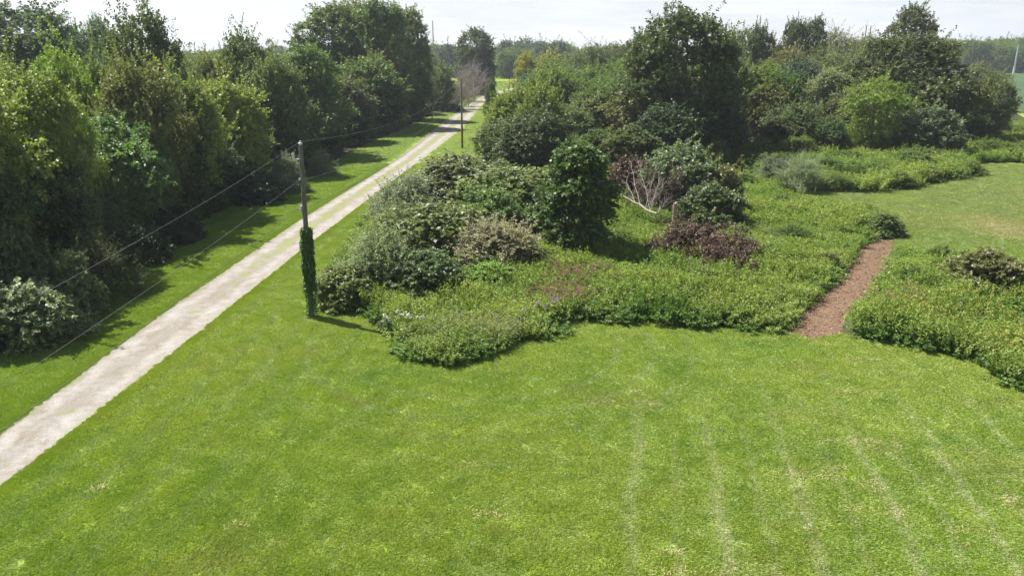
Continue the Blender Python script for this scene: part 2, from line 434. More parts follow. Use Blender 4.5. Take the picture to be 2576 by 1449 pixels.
# ------------------------------------------------------------------ tree prototypes (meshes at natural size)
PROTO = {}       # kind -> list of (crown mesh, trunk mesh, height, width, crown part name, trunk part name)
def prof_oval(t): return np.sqrt(np.maximum(0, 1 - (2 * t - 1) ** 2)) * 0.85 + 0.15
def prof_full(t): return np.where(t < .5, .78 + .44 * t, np.sqrt(np.maximum(.01, 1 - ((t - .5) / .54) ** 2.4)))     # leafy to the ground
def prof_cone(t): return np.clip(1.05 * (1 - t) ** 0.7 + 0.08, 0.1, 1.0)
def prof_dome(t): return np.sqrt(np.maximum(0.02, 1 - t ** 2.2))
def prof_umb(t): return np.clip(0.25 + 1.3 * t, 0, 1) * np.sqrt(np.maximum(0.05, 1 - np.maximum(0, (t - .6) / .4) ** 2))
def prof_col(t): return np.clip(0.95 - 0.15 * np.abs(t - .5) - 0.9 * np.maximum(0, t - 0.8) ** 1.0 * 2.2, 0.3, 1)

def build(kind, h, wd, prof, lobes, lr, twigs, k, ll, lw, tl, up=0.35, z0=0.04, droop=0.15, seed=1, mat='leaf',
          shoots=0, fill=0.35, trunk_r=0.18, crown='crown', trunk='trunk', limbs=16, bark='bark', stems=1, flat=0.55, squash=0.8, lean=(0, 0)):
    R = np.random.default_rng(seed)
    tz = np.sort(R.random(lobes)) * (1 - 0.04)
    r = prof(tz) * wd / 2
    ang = np.arange(lobes) * 2.39996 + R.normal(0, .5, lobes)
    rr = np.clip(r - lr * 0.75, 0.05, None) * np.sqrt(R.random(lobes) * (1 - fill) + fill)
    rr *= 1 + R.normal(0, .17, lobes)
    zc = h * (z0 + tz * (1 - z0)) - lr * 0.55
    C = np.stack([rr * np.cos(ang), rr * np.sin(ang), np.maximum(zc, lr * 0.3)], 1)
    C[:, 0] += lean[0] * tz; C[:, 1] += lean[1] * tz
    # one lobe tops the crown
    C[-1] = (R.normal(0, wd * .04) + lean[0], R.normal(0, wd * .04) + lean[1], h - lr * squash * 1.0)
    lrad = lr * (0.5 + 0.95 * R.random(lobes))
    lobr = R.random(lobes)
    n = lobes * twigs
    ci = np.repeat(np.arange(lobes), twigs)
    u = nrm(R.normal(0, 1, (n, 3))); u[:, 2] = np.abs(u[:, 2]) * np.where(R.random(n) < 0.22, -1, 1)
    # push outwards from the axis so that the shell is leafier than the heart
    outw = C[ci].copy(); outw[:, 2] = 0; outw = nrm(outw)
    u = nrm(u + outw * 0.35)
    P0 = C[ci] + u * (lrad[ci] * (0.35 + 0.5 * R.random(n)))[:, None] * np.array([1, 1, squash])
    D = nrm(u + np.array([0, 0, up]) + R.normal(0, .25, (n, 3)))
    L = tl * (0.6 + 0.8 * R.random(n))
    P0[:, 2] = np.maximum(P0[:, 2], 0.1)
    V, F, rnd = twig_leaves(P0, D, L, k, ll, lw, R, droop, lob=lobr[ci], flat=flat)
    if shoots:
        top = R.integers(int(lobes * 0.35), lobes, shoots)
        P1 = C[top] + R.normal(0, .35, (shoots, 3)) * lrad[top][:, None] + np.array([0, 0, 1]) * (lrad[top] * 0.6)[:, None]
        D1 = nrm(np.array([0, 0, .8]) + R.normal(0, .4, (shoots, 3)) + nrm(C[top] * [1, 1, 0]) * .25)
        V2, F2, r2 = twig_leaves(P1, D1, tl * (1.3 + R.random(shoots)), k + 8, ll, lw, R, 0.0, lob=0.6 + 0.4 * R.random(shoots), flat=flat)
        F = np.concatenate([F, F2 + len(V)]); V = np.concatenate([V, V2]); rnd = np.concatenate([rnd, r2])
    V[:, 2] = np.maximum(V[:, 2], 0.02)
    cm = mesh_from(kind + '_crown', V, F, [M[mat]], rnd=np.clip(rnd, 0, 1))
    parts = []
    for s in range(stems):
        o = np.array([0, 0, 0.0]) if stems == 1 else np.array([math.cos(s * 2.4), math.sin(s * 2.4), 0]) * wd * 0.07
        tip = np.array([lean[0] * .8, lean[1] * .8, h * 0.86]) if stems == 1 else o * 5 + np.array([0, 0, h * 0.75])
        q = np.linspace(0, 1, 8)[:, None]
        path = o + (tip - o) * q + R.normal(0, .03 * wd / 5, (8, 3)) * np.sin(q * 3.1)
        parts.append(tube(path, trunk_r * (1 - 0.85 * q[:, 0]), 7))
    pick = R.choice(lobes, min(limbs, lobes), replace=False)
    for i in pick:
        c = C[i]; zs = max(0.05 * h, c[2] * 0.55 - 0.1 * h)
        s = np.array([lean[0] * zs / h, lean[1] * zs / h, zs])
        q = np.linspace(0, 1, 5)[:, None]
        path = s + (c - s) * q + np.array([0, 0, -1]) * np.sin(q * 3.14) * 0.06 * h * 0.4
        parts.append(tube(path, trunk_r * 0.4 * (1 - 0.8 * q[:, 0]), 5))
    tv, tf = merge(parts)
    tm = mesh_from(kind + '_trunk', tv, tf, [M[bark]])
    zmax, wx = np.percentile(V[:, 2], 99.3), (np.percentile(np.abs(V[:, :2] - np.array(lean) * .5), 94)) * 2
    PROTO.setdefault(kind, []).append((cm, tm, float(zmax), float(wx), crown, trunk))
def q(x): return max(1, int(x))

for s in (1, 2, 3):   # young maples with upright leading shoots
    build('maple_tree', 11, 9.0, prof_oval, 54, 1.35, 46, 14, .24, .18, .85, up=.4, seed=10 + s, shoots=110, trunk_r=.16, fill=.45, z0=.27)
for s in (1, 2):      # round broadleaf
    build('broadleaf_tree', 10, 8.8, prof_oval, 58, 1.2, 40, 14, .26, .16, .8, up=.2, seed=20 + s, shoots=110, fill=.5, z0=.2)
for s in (1, 2):      # tall cottonwoods, open tops
    build('cottonwood_tree', 20, 11, prof_oval, 84, 1.6, 42, 13, .30, .25, 1.1, up=.3, seed=30 + s, shoots=240, trunk_r=.34, fill=.3, flat=.9)
for s in (1, 2):      # feathery locust
    build('locust_tree', 9, 6.5, prof_umb, 34, .85, 44, 20, .22, .075, 1.2, up=.1, z0=.1, droop=.35, seed=40 + s, shoots=40, flat=.35, squash=.5, fill=.4)
build('oak_tree', 18, 13.5, prof_full, 105, 1.55, 46, 13, .34, .24, 1.1, up=.35, seed=51, shoots=200, trunk_r=.45, flat=.8, fill=.45)
build('oak_tree', 18, 13.5, prof_full, 95, 1.6, 48, 13, .34, .24, 1.1, up=.35, seed=52, shoots=200, trunk_r=.45, flat=.8, fill=.45)
build('vine_tree', 8.4, 4.4, prof_col, 62, .75, 60, 14, .17, .15, .45, up=.05, z0=.0, droop=.5, seed=61, shoots=25, trunk_r=.2, crown='vine_foliage')
build('draped_tree', 10, 6.0, prof_col, 70, 1.0, 54, 14, .19, .15, .55, up=.05, z0=.0, droop=.45, seed=62, trunk_r=.22, crown='vine_foliage')
for s in (1, 2, 3):   # rounded shrubs
    build('shrub', 3.4, 4.6, prof_dome, 44, .58, 40, 13, .17, .11, .5, up=.25, z0=.0, seed=70 + s, trunk_r=.05, crown='foliage', trunk='stems', stems=5, limbs=14, shoots=50)
for s in (1, 2):      # silvery shrubs with arching wands
    build('silver_shrub', 3.6, 4.4, prof_dome, 42, .5, 42, 14, .15, .065, .7, up=.35, z0=.0, droop=.3, seed=80 + s, mat='leaf_silver', trunk_r=.05, crown='foliage', trunk='stems', stems=6, limbs=14, shoots=120)
build('wispy_shrub', 4.6, 5.0, prof_dome, 30, .6, 44, 22, .16, .035, 1.25, up=.9, z0=.0, droop=.1, seed=91, mat='leaf_silver', trunk_r=.05, crown='foliage', trunk='stems', stems=7, limbs=10, shoots=160, flat=.3)
for s in (1, 2, 3):   # trees seen from afar
    build('distant_tree', 17, 14, prof_full, 52, 2.4, 26, 9, .62, .42, 1.6, up=.3, seed=100 + s, trunk_r=.35, limbs=8, shoots=30)

# bare or nearly bare crowns
def build_bare(kind, h, wd, n1, n2, n3, seed, bark, r0, leaves=0, lmat='leaf_dry', crown='twigs', spread=.6, upw=.9, base=None):
    R = np.random.default_rng(seed); parts = []; tips = []
    def bough(p, d, L, r, segs=5, wob=.12):
        pts = [p]; dd = d
        for i in range(segs):
            dd = nrm(dd + R.normal(0, wob, 3) + np.array([0, 0, .03])); pts.append(pts[-1] + dd * L / segs)
        pts = np.array(pts); return pts, np.linspace(r, r * .35, segs + 1)
    tp, tr = bough(np.zeros(3), np.array([0.04, 0, 1.0]) if base is None else nrm(np.array(base)), h * .62, r0, 7, .06)
    main = [tube(tp, tr, 7)]
    fine = []
    for i in range(n1):
        t = R.uniform(.12, 1); p = tp[int(t * 7)]
        a = i * 2.4 + R.normal(0, .3)
        d = nrm(np.array([math.cos(a) * spread * 1.4, math.sin(a) * spread * 1.4, upw * R.uniform(.4, 1.1)]))
        L = wd * .5 * R.uniform(.75, 1.15) * (1.15 - .4 * t)
        b, br = bough(p, d, L, r0 * .42); main.append(tube(b, br, 5))
        for j in range(n2):
            s = R.integers(1, 6); d2 = nrm(nrm(b[s] - b[s - 1]) + R.normal(0, .55, 3) + np.array([0, 0, .15]))
            c, c_r = bough(b[s], d2, L * R.uniform(.35, .7), r0 * .16, 4, .18); fine.append(tube(c, c_r, 4))
            for m_ in range(n3):
                s2 = R.integers(1, 5); d3 = nrm(nrm(c[s2] - c[s2 - 1]) + R.normal(0, .7, 3))
                e, e_r = bough(c[s2], d3, L * R.uniform(.15, .32), r0 * .07, 3, .2); fine.append(tube(e, e_r, 3)); tips.append((e[0], e[-1]))
    mv, mf = merge(main); fv, ff = merge(fine)
    k = h / max(fv[:, 2].max(), .1)
    mv = mv * k; fv = fv * k
    fr = R.random(len(ff)); mi = np.zeros(len(ff), int)
    if leaves:
        P0 = np.array([a for a, b in tips]) * k; P1 = np.array([b for a, b in tips]) * k
        d = P1 - P0; L = np.linalg.norm(d, axis=1)
        V, F, rn = twig_leaves(P0, nrm(d), L, leaves, .13, .06, R, .1)
        ff = np.concatenate([ff, F + len(fv)]); fv = np.concatenate([fv, V]); mi = np.concatenate([mi, np.ones(len(F), int)]); fr = np.concatenate([fr, rn])
    cm = mesh_from(kind + '_twigs', fv, ff, [M[bark], M[lmat]], mi, fr)
    tm = mesh_from(kind + '_trunk', mv, mf, [M[bark]])
    PROTO.setdefault(kind, []).append((cm, tm, float(fv[:, 2].max()), float(np.percentile(np.abs(fv[:, :2]), 97) * 2), crown, 'trunk'))
build_bare('bare_tree', 9, 9, 26, 11, 7, 201, 'bare', .16, leaves=0)
build_bare('sparse_tree', 9, 9, 26, 11, 7, 202, 'bare', .16, leaves=4, lmat='leaf', crown='crown')
build_bare('open_tree', 8, 5, 12, 7, 6, 203, 'bark', .13, leaves=7, lmat='leaf', crown='crown', upw=1.1)
build_bare('dead_brush', 2.2, 5.5, 26, 10, 7, 204, 'bare', .06, leaves=9, crown='dry_foliage', upw=.45)

# ------------------------------------------------------------------ object helpers
def link(o, parent=None):
    COL.objects.link(o)
    if parent is not None: o.parent = parent
    return o
def tag(o, label=None, cat=None, group=None, kind=None):
    if label: o['label'] = label
    if cat: o['category'] = cat
    if group: o['group'] = group
    if kind: o['kind'] = kind
    return o
def empty(name, loc):
    o = bpy.data.objects.new(name, None); o.location = loc; o.empty_display_size = .3
    return link(o)
def obj(name, me, parent=None, loc=None):
    o = bpy.data.objects.new(name, me)
    if loc is not None: o.location = loc
    return link(o, parent)
def poly_sheet(name, pts, z, mat, label, cat):
    me = bpy.data.meshes.new(name)
    me.from_pydata([(x, y, z) for x, y in pts], [], [list(range(len(pts)))]); me.materials.append(mat); me.update()
    if me.polygons[0].normal.z < 0: me.flip_normals()
    o = obj(name, me); tag(o, label, cat, kind='structure'); return o
def wobble(pts, amp, step, R):
    out = []
    for i in range(len(pts)):
        a = np.array(pts[i]); b = np.array(pts[(i + 1) % len(pts)]); L = np.linalg.norm(b - a)
        k = max(1, int(L / step))
        for j in range(k): out.append(tuple(a + (b - a) * j / k + R.normal(0, amp, 2)))
    return out

# ------------------------------------------------------------------ setting: ground sheets
me = bpy.data.meshes.new('ground')
S = 1500
me.from_pydata([(-S, -300, 0), (S, -300, 0), (S, 1700, 0), (-S, 1700, 0)], [], [(0, 1, 2, 3)]); me.materials.append(M['lawn']); me.update()
tag(obj('ground', me), 'mown green lawn covering the whole foreground', 'ground', kind='structure')

R0 = np.random.default_rng(5)
# lane
ys = np.arange(-30, 318, .18)
lj = np.cumsum(R0.normal(0, .038, len(ys))); lj -= np.convolve(lj, np.ones(25) / 25, 'same')
rj = np.cumsum(R0.normal(0, .038, len(ys))); rj -= np.convolve(rj, np.ones(25) / 25, 'same')
xl = road_l(ys) - .05 + np.clip(lj * 2.0, -.28, .28) + R0.normal(0, .035, len(ys)); xr = road_r(ys) + .05 + np.clip(rj * 2.0, -.28, .28) + R0.normal(0, .035, len(ys))
V = np.zeros((len(ys) * 2, 3)); V[0::2, 0] = xl; V[1::2, 0] = xr; V[0::2, 1] = ys; V[1::2, 1] = ys; V[:, 2] = .012
F = np.array([(2 * i, 2 * i + 1, 2 * i + 3, 2 * i + 2) for i in range(len(ys) - 1)])
me = mesh_from('gravel_lane', V, F, [M['gravel']])
uvl = me.uv_layers.new(name='UVMap')
vi = F.ravel(); uu = np.where(vi % 2 == 0, -1.0, 1.0); uvl.data.foreach_set('uv', np.stack([uu, V[vi, 1]], 1).astype(np.float32).ravel())
tag(obj('road', me), 'pale gravel lane running away to the upper middle', 'road', kind='structure')

def gz(pts, z): return [G(a, b, z) for a, b in pts]
TR_L = gz([(1995, 822), (2031, 779), (2080, 739), (2111, 708), (2160, 663), (2182, 628), (2200, 597), (2236, 575)], .95)
TR_R = gz([(2111, 845), (2111, 792), (2156, 743), (2209, 686), (2227, 628), (2250, 592), (2275, 578)], 0)
M_A = (gz([(842, 776), (952, 798), (1004, 842), (1028, 880), (1055, 905), (1112, 916), (1210, 902), (1300, 866), (1400, 816), (1412, 806), (1530, 801), (1650, 804), (1760, 820), (1880, 830), (1985, 832)], 0)
       + [(x - .55, y + .1) for x, y in TR_L[1:-1]] + gz([(2255, 579), (2236, 539), (2178, 512), (2067, 495), (1978, 488), (1930, 455), (1800, 430), (1500, 400), (1260, 385), (1205, 408), (1080, 440), (985, 470), (950, 530), (880, 610), (815, 690)], 1.0))
M_B = (gz([(2111, 842), (2200, 858), (2298, 872), (2400, 882), (2467, 912), (2547, 964), (2720, 1070)], 0)
       + [(26, 22), (40, 30)] + gz([(2660, 730), (2573, 695), (2422, 637), (2351, 628), (2262, 590)], 1.0) + [(x + .4, y) for x, y in TR_R[::-1][1:-1]])
M_C = (gz([(2045, 481), (2156, 483), (2267, 477), (2333, 461), (2437, 441), (2420, 409), (2576, 408), (2800, 405)], 0)
       + gz([(2800, 330), (2576, 310), (2400, 350), (2200, 375), (2000, 385), (1900, 400), (1930, 450)], .5))
tr = [(x - .9, y) for x, y in TR_L[::-1]] + gz([(1985, 838), (2050, 856)], 0) + [(x + (.35 if i else 0), y) for i, (x, y) in enumerate(TR_R)]
poly_sheet('path', wobble(tr, .10, .35, R0), .016, M['chipbed'], 'reddish wood-chip path cut through the tall weeds', 'path')
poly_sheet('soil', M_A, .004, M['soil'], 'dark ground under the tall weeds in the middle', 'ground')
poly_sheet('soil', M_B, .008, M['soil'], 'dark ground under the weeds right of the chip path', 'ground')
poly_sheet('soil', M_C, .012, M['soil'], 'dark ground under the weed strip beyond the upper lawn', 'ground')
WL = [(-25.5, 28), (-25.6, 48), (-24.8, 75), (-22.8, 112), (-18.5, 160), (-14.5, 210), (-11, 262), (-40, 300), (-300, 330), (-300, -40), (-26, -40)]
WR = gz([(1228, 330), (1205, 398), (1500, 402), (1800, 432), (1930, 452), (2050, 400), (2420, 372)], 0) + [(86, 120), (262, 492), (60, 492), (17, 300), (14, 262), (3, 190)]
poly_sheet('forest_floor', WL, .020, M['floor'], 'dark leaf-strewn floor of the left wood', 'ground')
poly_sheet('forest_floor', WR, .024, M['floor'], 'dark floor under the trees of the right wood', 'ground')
poly_sheet('field', [(88, 118), (260, 488), (900, 488), (900, 100), (200, 90)], .028, M['beans'], 'blue-green bean field at the right edge', 'field')

# ------------------------------------------------------------------ plants that nobody could count: instances on points
SRC = {}
def source_collection(name, objs):
    c = bpy.data.collections.new(name)
    for o in objs: c.objects.link(o)
    SRC[name] = c; return c
def scatter(name, P, rotz, scl, idx, coll, label, cat, tilt=0.0, R=None):
    me = bpy.data.meshes.new(name)
    me.vertices.add(len(P)); me.vertices.foreach_set('co', np.asarray(P, np.float32).ravel())
    rot = np.zeros((len(P), 3), np.float32); rot[:, 2] = rotz
    if tilt: rot[:, :2] = R.normal(0, tilt, (len(P), 2))
    a = me.attributes.new('rot', 'FLOAT_VECTOR', 'POINT'); a.data.foreach_set('vector', rot.ravel())
    sc = np.asarray(scl, np.float32)
    if sc.ndim == 1: sc = np.repeat(sc[:, None], 3, 1)
    a = me.attributes.new('scl', 'FLOAT_VECTOR', 'POINT'); a.data.foreach_set('vector', sc.ravel())
    a = me.attributes.new('idx', 'INT', 'POINT'); a.data.foreach_set('value', np.asarray(idx, np.int32))
    o = obj(name, me); tag(o, label, cat, kind='stuff')
    g = bpy.data.node_groups.new(name + '_nodes', 'GeometryNodeTree')
    g.interface.new_socket('Geometry', in_out='INPUT', socket_type='NodeSocketGeometry')
    g.interface.new_socket('Geometry', in_out='OUTPUT', socket_type='NodeSocketGeometry')
    gi, go = g.nodes.new('NodeGroupInput'), g.nodes.new('NodeGroupOutput')
    ci = g.nodes.new('GeometryNodeCollectionInfo'); ci.inputs['Collection'].default_value = coll
    ci.inputs['Separate Children'].default_value = True; ci.inputs['Reset Children'].default_value = True
    ip = g.nodes.new('GeometryNodeInstanceOnPoints'); ip.inputs['Pick Instance'].default_value = True
    def named(n, t):
        x = g.nodes.new('GeometryNodeInputNamedAttribute'); x.data_type = t; x.inputs[0].default_value = n; return x.outputs[0]
    g.links.new(gi.outputs[0], ip.inputs['Points']); g.links.new(ci.outputs[0], ip.inputs['Instance'])
    g.links.new(named('idx', 'INT'), ip.inputs['Instance Index'])
    g.links.new(named('scl', 'FLOAT_VECTOR'), ip.inputs['Scale'])
    e = g.nodes.new('FunctionNodeEulerToRotation'); g.links.new(named('rot', 'FLOAT_VECTOR'), e.inputs[0]); g.links.new(e.outputs[0], ip.inputs['Rotation'])
    g.links.new(ip.outputs[0], go.inputs[0])
    m = o.modifiers.new('scatter', 'NODES'); m.node_group = g
    return o

# grass
def grass_patch(seed, n, rad, h, wdt):
    R = np.random.default_rng(seed)
    r = rad * np.sqrt(R.random(n)); a = R.random(n) * 6.283
    P = np.stack([r * np.cos(a), r * np.sin(a), np.zeros(n)], 1)
    th = R.random(n) * 6.283; lean = R.normal(0, .9, n)
    d = np.stack([np.cos(th) * np.abs(lean), np.sin(th) * np.abs(lean), np.ones(n)], 1); d = nrm(d)
    s = np.stack([-np.sin(th), np.cos(th), np.zeros(n)], 1)
    L = h * (.5 + R.random(n))[:, None]; W = wdt * (.6 + .8 * R.random(n))[:, None]
    tip = P + d * L; tip[:, 2] *= .85; tip[:, :2] += d[:, :2] * L * .6
    V = np.stack([P - s * W / 2, P + s * W / 2, P + d * L * .6 + s * W * .45, tip], 1).reshape(-1, 3)
    me = mesh_from('grass_tuft', V, np.arange(n * 4).reshape(-1, 4), [M['blade']], rnd=R.random(n))
    return bpy.data.objects.new('grass_tuft', me)
gc = source_collection('grass_tufts', [grass_patch(300 + i, 620, .42, .085, .016) for i in range(4)])
def jitter_grid(x0, x1, y0, y1, s, R):
    gx, gy = np.meshgrid(np.arange(x0, x1, s), np.arange(y0, y1, s))
    X = gx.ravel() + R.uniform(-.45, .45, gx.size) * s; Y = gy.ravel() + R.uniform(-.45, .45, gx.size) * s
    return X, Y
def in_view(X, Y, pad=1.0):
    dep = Y * CP + H_CAM * SP
    return (np.abs(X) < (1288 / FPX) * dep + pad) & (Y > 13.5)
X, Y = jitter_grid(-60, 70, 13, 100, .44, R0)
k = in_view(X, Y) & ((X < road_l(Y) - .2) | (X > road_r(Y) + .2)) & (X > np.interp(Y, [28, 48, 75, 112, 160], [-27, -27, -26, -24, -20]))
k &= ~inside(tr, X, Y) & ~inside(M_A, X, Y) & ~inside(M_B, X, Y) & ~inside(M_C, X, Y) & ~inside(WR, X, Y)
k &= R0.random(len(X)) < np.interp(Y, [70, 98], [1, .6])
X, Y = X[k], Y[k]
ye = R0.uniform(13, 100, 13000); sd_ = R0.random(13000) < .5
xe = np.where(sd_, road_l(ye) - R0.uniform(-.1, .42, 13000), road_r(ye) + R0.uniform(-.1, .42, 13000)); ke = in_view(xe, ye); xe, ye = xe[ke], ye[ke]
sxy = np.concatenate([np.ones(len(X)), R0.uniform(.22, .5, len(xe))]); X = np.concatenate([X, xe]); Y = np.concatenate([Y, ye])
szz = np.concatenate([R0.uniform(.6, 1.05, len(sxy) - len(xe)), R0.uniform(.25, .6, len(xe))])
X2, Y2 = jitter_grid(-34, 44, 97, 372, .72, R0)      # thinner turf farther along the lane and on the far field
k = in_view(X2, Y2) & ((X2 < road_l(Y2) - .6) | (X2 > road_r(Y2) + .6)) & ~inside(WL, X2, Y2) & ~inside(WR, X2, Y2) & (X2 < np.interp(Y2, [97, 130, 200, 235, 300], [4, 4, 6, 30, 44]))
X2, Y2 = X2[k], Y2[k]
X = np.concatenate([X, X2]); Y = np.concatenate([Y, Y2]); sxy = np.concatenate([sxy, np.full(len(X2), 1.7)]); szz = np.concatenate([szz, np.full(len(X2), 1.0)])
GX = X
scatter('grass', np.stack([X, Y, np.zeros(len(X))], 1), R0.random(len(X)) * 6.28, np.stack([sxy, sxy, szz], 1), R0.integers(0, 4, len(X)), gc,
        'short mown grass blades of the lawn', 'grass')

# meadow plants
def plant(name, stems, h, rad, k, ll, lw, mat, seed, dome=False, flower=None, fl_n=0, lean=.25, arch=0.0):
    R = np.random.default_rng(seed)
    r = rad * np.sqrt(R.random(stems)); a = R.random(stems) * 6.283
    P = np.stack([r * np.cos(a), r * np.sin(a), np.full(stems, .02)], 1)
    D = nrm(np.stack([np.cos(a) * r / rad * lean * 2, np.sin(a) * r / rad * lean * 2, np.ones(stems)], 1) + R.normal(0, lean * .6, (stems, 3)))
    L = h * (.75 + .35 * R.random(stems))
    if dome: L *= np.sqrt(np.maximum(.15, 1 - (r / rad) ** 2 * .7))
    V, F, rn = twig_leaves(P, D, L, k, ll, lw, R, arch, lob=R.random(stems), flat=.5)
    V[:, 2] = np.maximum(V[:, 2], .01)
    mi = np.zeros(len(F), int); mats = [mat]
    if flower is not None:
        mats.append(flower)
        T = P + D * L[:, None]
        n = fl_n
        pos = np.repeat(T[:max(1, int(stems * .6))], n, 0); m_ = len(pos)
        pos = pos + R.normal(0, 1, (m_, 3)) * np.array([.05, .05, .035])
        V2, F2, r2 = twig_leaves(pos, nrm(R.normal(0, 1, (m_, 3)) + [0, 0, .6]), np.full(m_, .05), 2, .045, .035, R)
        F = np.concatenate([F, F2 + len(V)]); V = np.concatenate([V, V2]); rn = np.concatenate([rn, r2]); mi = np.concatenate([mi, np.ones(len(F2), int)])
    me = mesh_from(name, V, F, mats, mi, rn)
    return bpy.data.objects.new(name, me)
PL = [plant('weed_a', 22, 1.05, .34, 20, .165, .062, M['goldenrod'], 401),
      plant('weed_b', 22, 1.15, .34, 20, .165, .058, M['goldenrod'], 402),
      plant('weed_c', 26, .95, .42, 20, .10, .06, M['goldenrod'], 403, dome=True),
      plant('weed_d', 30, 1.0, .50, 16, .12, .09, M['bramble'], 404, dome=True, lean=.5, arch=.3),
      plant('weed_e', 30, 1.15, .50, 16, .10, .075, M['bramble'], 405, dome=True, lean=.5, arch=.3),
      plant('weed_f', 46, 1.25, .30, 7, .30, .024, M['grassy'], 406, lean=.18),
      plant('weed_g', 20, 1.2, .32, 26, .115, .032, M['goldenrod'], 407, flower=M['yellow'], fl_n=10),
      plant('weed_h', 14, 1.45, .30, 22, .12, .034, M['goldenrod'], 408, flower=M['purple'], fl_n=26),
      plant('weed_i', 18, 1.05, .32, 22, .11, .05, M['bramble'], 409, flower=M['white'], fl_n=16),
      plant('weed_j', 14, 1.3, .32, 20, .12, .034, M['goldenrod'], 410, flower=M['rust'], fl_n=24)]
pc = source_collection('weeds', PL)
def smooth_noise(X, Y, s, seed):
    R = np.random.default_rng(seed); v = np.zeros(len(X))
    for i in range(9):
        a = R.random() * 6.28; f = s * (0.6 + R.random() * 1.6); v += np.sin((X * math.cos(a) + Y * math.sin(a)) * f + R.random() * 6.28)
    return v / 3.0
def spots(pts, X, Y, z=1.0):
    k = np.zeros(len(X), bool)
    for px, py, r in pts:
        x, y = G(px, py, z); k |= (X - x) ** 2 + (Y - y) ** 2 < r * r
    return k
PC = np.array([((a + b) / 2, (c + d) / 2) for (a, c), (b, d) in zip(TR_L, TR_R)]); PC = np.vstack([PC[0] + (PC[0] - PC[1]), PC])
PCD = np.concatenate([PC[i] + (PC[i + 1] - PC[i]) * np.linspace(0, 1, 14)[:, None] for i in range(len(PC) - 1)])
def path_dist(X, Y): return np.min(np.hypot(X[:, None] - PCD[None, :, 0], Y[:, None] - PCD[None, :, 1]), 1) if len(X) < 60000 else np.full(len(X), 9.)
def meadow(name, poly, s, label, seed, extra=None, scale=1.0):
    R = np.random.default_rng(seed)
    xs = [p[0] for p in poly]; ysv = [p[1] for p in poly]
    X, Y = jitter_grid(min(xs), max(xs), min(ysv), max(ysv), s, R)
    k = inside(poly, X + .42 * smooth_noise(X, Y, 1.5, 5) + R.normal(0, .12, len(X)), Y + .42 * smooth_noise(X, Y, 1.5, 6) + R.normal(0, .12, len(X))) & (path_dist(X, Y) > 1.6 + .15 * smooth_noise(X, Y, 2.2, 9) + np.interp(Y, [37, 42], [.45, 0])); X, Y = X[k], Y[k]
    n1 = smooth_noise(X, Y, .35, seed + 1); n2 = smooth_noise(X, Y, 1.0, seed + 2)
    idx = R.choice([0, 1, 2], len(X), p=[.38, .34, .28])
    idx[(n1 > .6) & (R.random(len(X)) < .8)] = 3
    idx[(n1 < -1.35) & (R.random(len(X)) < .22)] = 5
    idx[(n2 > 1.1) & (R.random(len(X)) < .6)] = 4
    # edge plants are broad-leaved and bushy
    ed = ~(inside(poly, X + .55, Y) & inside(poly, X - .55, Y) & inside(poly, X, Y + .55) & inside(poly, X, Y - .55))
    idx[ed & (R.random(len(X)) < .55)] = 3
    r = R.random(len(X))
    idx[spots([(2050, 620, 1.5), (2175, 528, 2.6), (2230, 540, 1.5), (2340, 790, .9), (2395, 752, 1.0), (2440, 745, 1.2), (1870, 700, .9), (2560, 860, 1.5), (2470, 780, .8), (1320, 700, .8), (1130, 560, 1.)], X, Y) & (r < .16)] = 6
    idx[spots([(1355, 752, .55), (1395, 765, .5), (1425, 682, .7), (2235, 690, .8), (2280, 735, .8), (1560, 740, .5)], X, Y, 1.3) & (r < .11)] = 7
    idx[spots([(1000, 788, .7), (1022, 800, .6), (1000, 826, .4)], X, Y) & (r < .14)] = 8
    idx[spots([(1410, 735, 1.4), (1440, 700, 1.5), (2290, 750, 1.2), (1500, 680, 1.0)], X, Y) & (r < .3)] = 9
    idx[(R.random(len(X)) < .002)] = 6
    hz = (1.0 + .20 * n2 + .16 * n1 + R.normal(0, .12, len(X))) * scale
    hz = np.clip(hz, .6, 1.7) * 1.04
    tl = np.array(TR_L); near = np.min(np.hypot(X[:, None] - tl[None, :, 0], Y[:, None] - tl[None, :, 1]), 1) < 2.8; hz[near] *= .66
    tall = (R.random(len(X)) < .05) & (n1 > -.4); hz[tall] *= R.uniform(1.2, 1.55, tall.sum())
    sxy = (.95 + R.random(len(X)) * .35) * max(1, s / .42)
    return scatter(name, np.stack([X, Y, np.zeros(len(X))], 1), R.random(len(X)) * 6.28, np.stack([sxy, sxy, hz], 1), idx, pc, label, 'weeds', tilt=.08, R=R)
meadow('weeds', M_A, .40, 'tall goldenrod and bramble thicket in the middle of the lawn', 21)
meadow('weeds', M_B, .40, 'tall flowering weeds right of the wood-chip path', 22)
meadow('weeds', M_C, .62, 'strip of weeds beyond the upper right lawn', 23, scale=1.25)

# wood chips
n = 9000
R = np.random.default_rng(8)
tx = [p[0] for p in tr]; ty = [p[1] for p in tr]
X = R.uniform(min(tx), max(tx), n * 4); Y = R.uniform(min(ty), max(ty), n * 4); k = inside(tr, X, Y); X, Y = X[k][:n * 2], Y[k][:n * 2]; X = X + R.normal(0, .12, len(X)); Y = Y + R.normal(0, .12, len(X))
a = R.random(len(X)) * 6.28; L = R.uniform(.04, .20, len(X))
c = np.stack([X, Y, R.uniform(.02, .06, len(X))], 1)
d = np.stack([np.cos(a), np.sin(a), R.normal(0, .3, len(X))], 1) * (L / 2)[:, None]; s = np.stack([-np.sin(a), np.cos(a), R.normal(0, .4, len(X))], 1) * .016
V = np.stack([c - d - s, c + d - s, c + d + s, c - d + s], 1).reshape(-1, 3)
tag(obj('wood_chips', mesh_from('wood_chips', V, np.arange(len(V)).reshape(-1, 4), [M['chip']])), 'loose shredded bark and chips lying on the path', 'wood chips', kind='stuff')
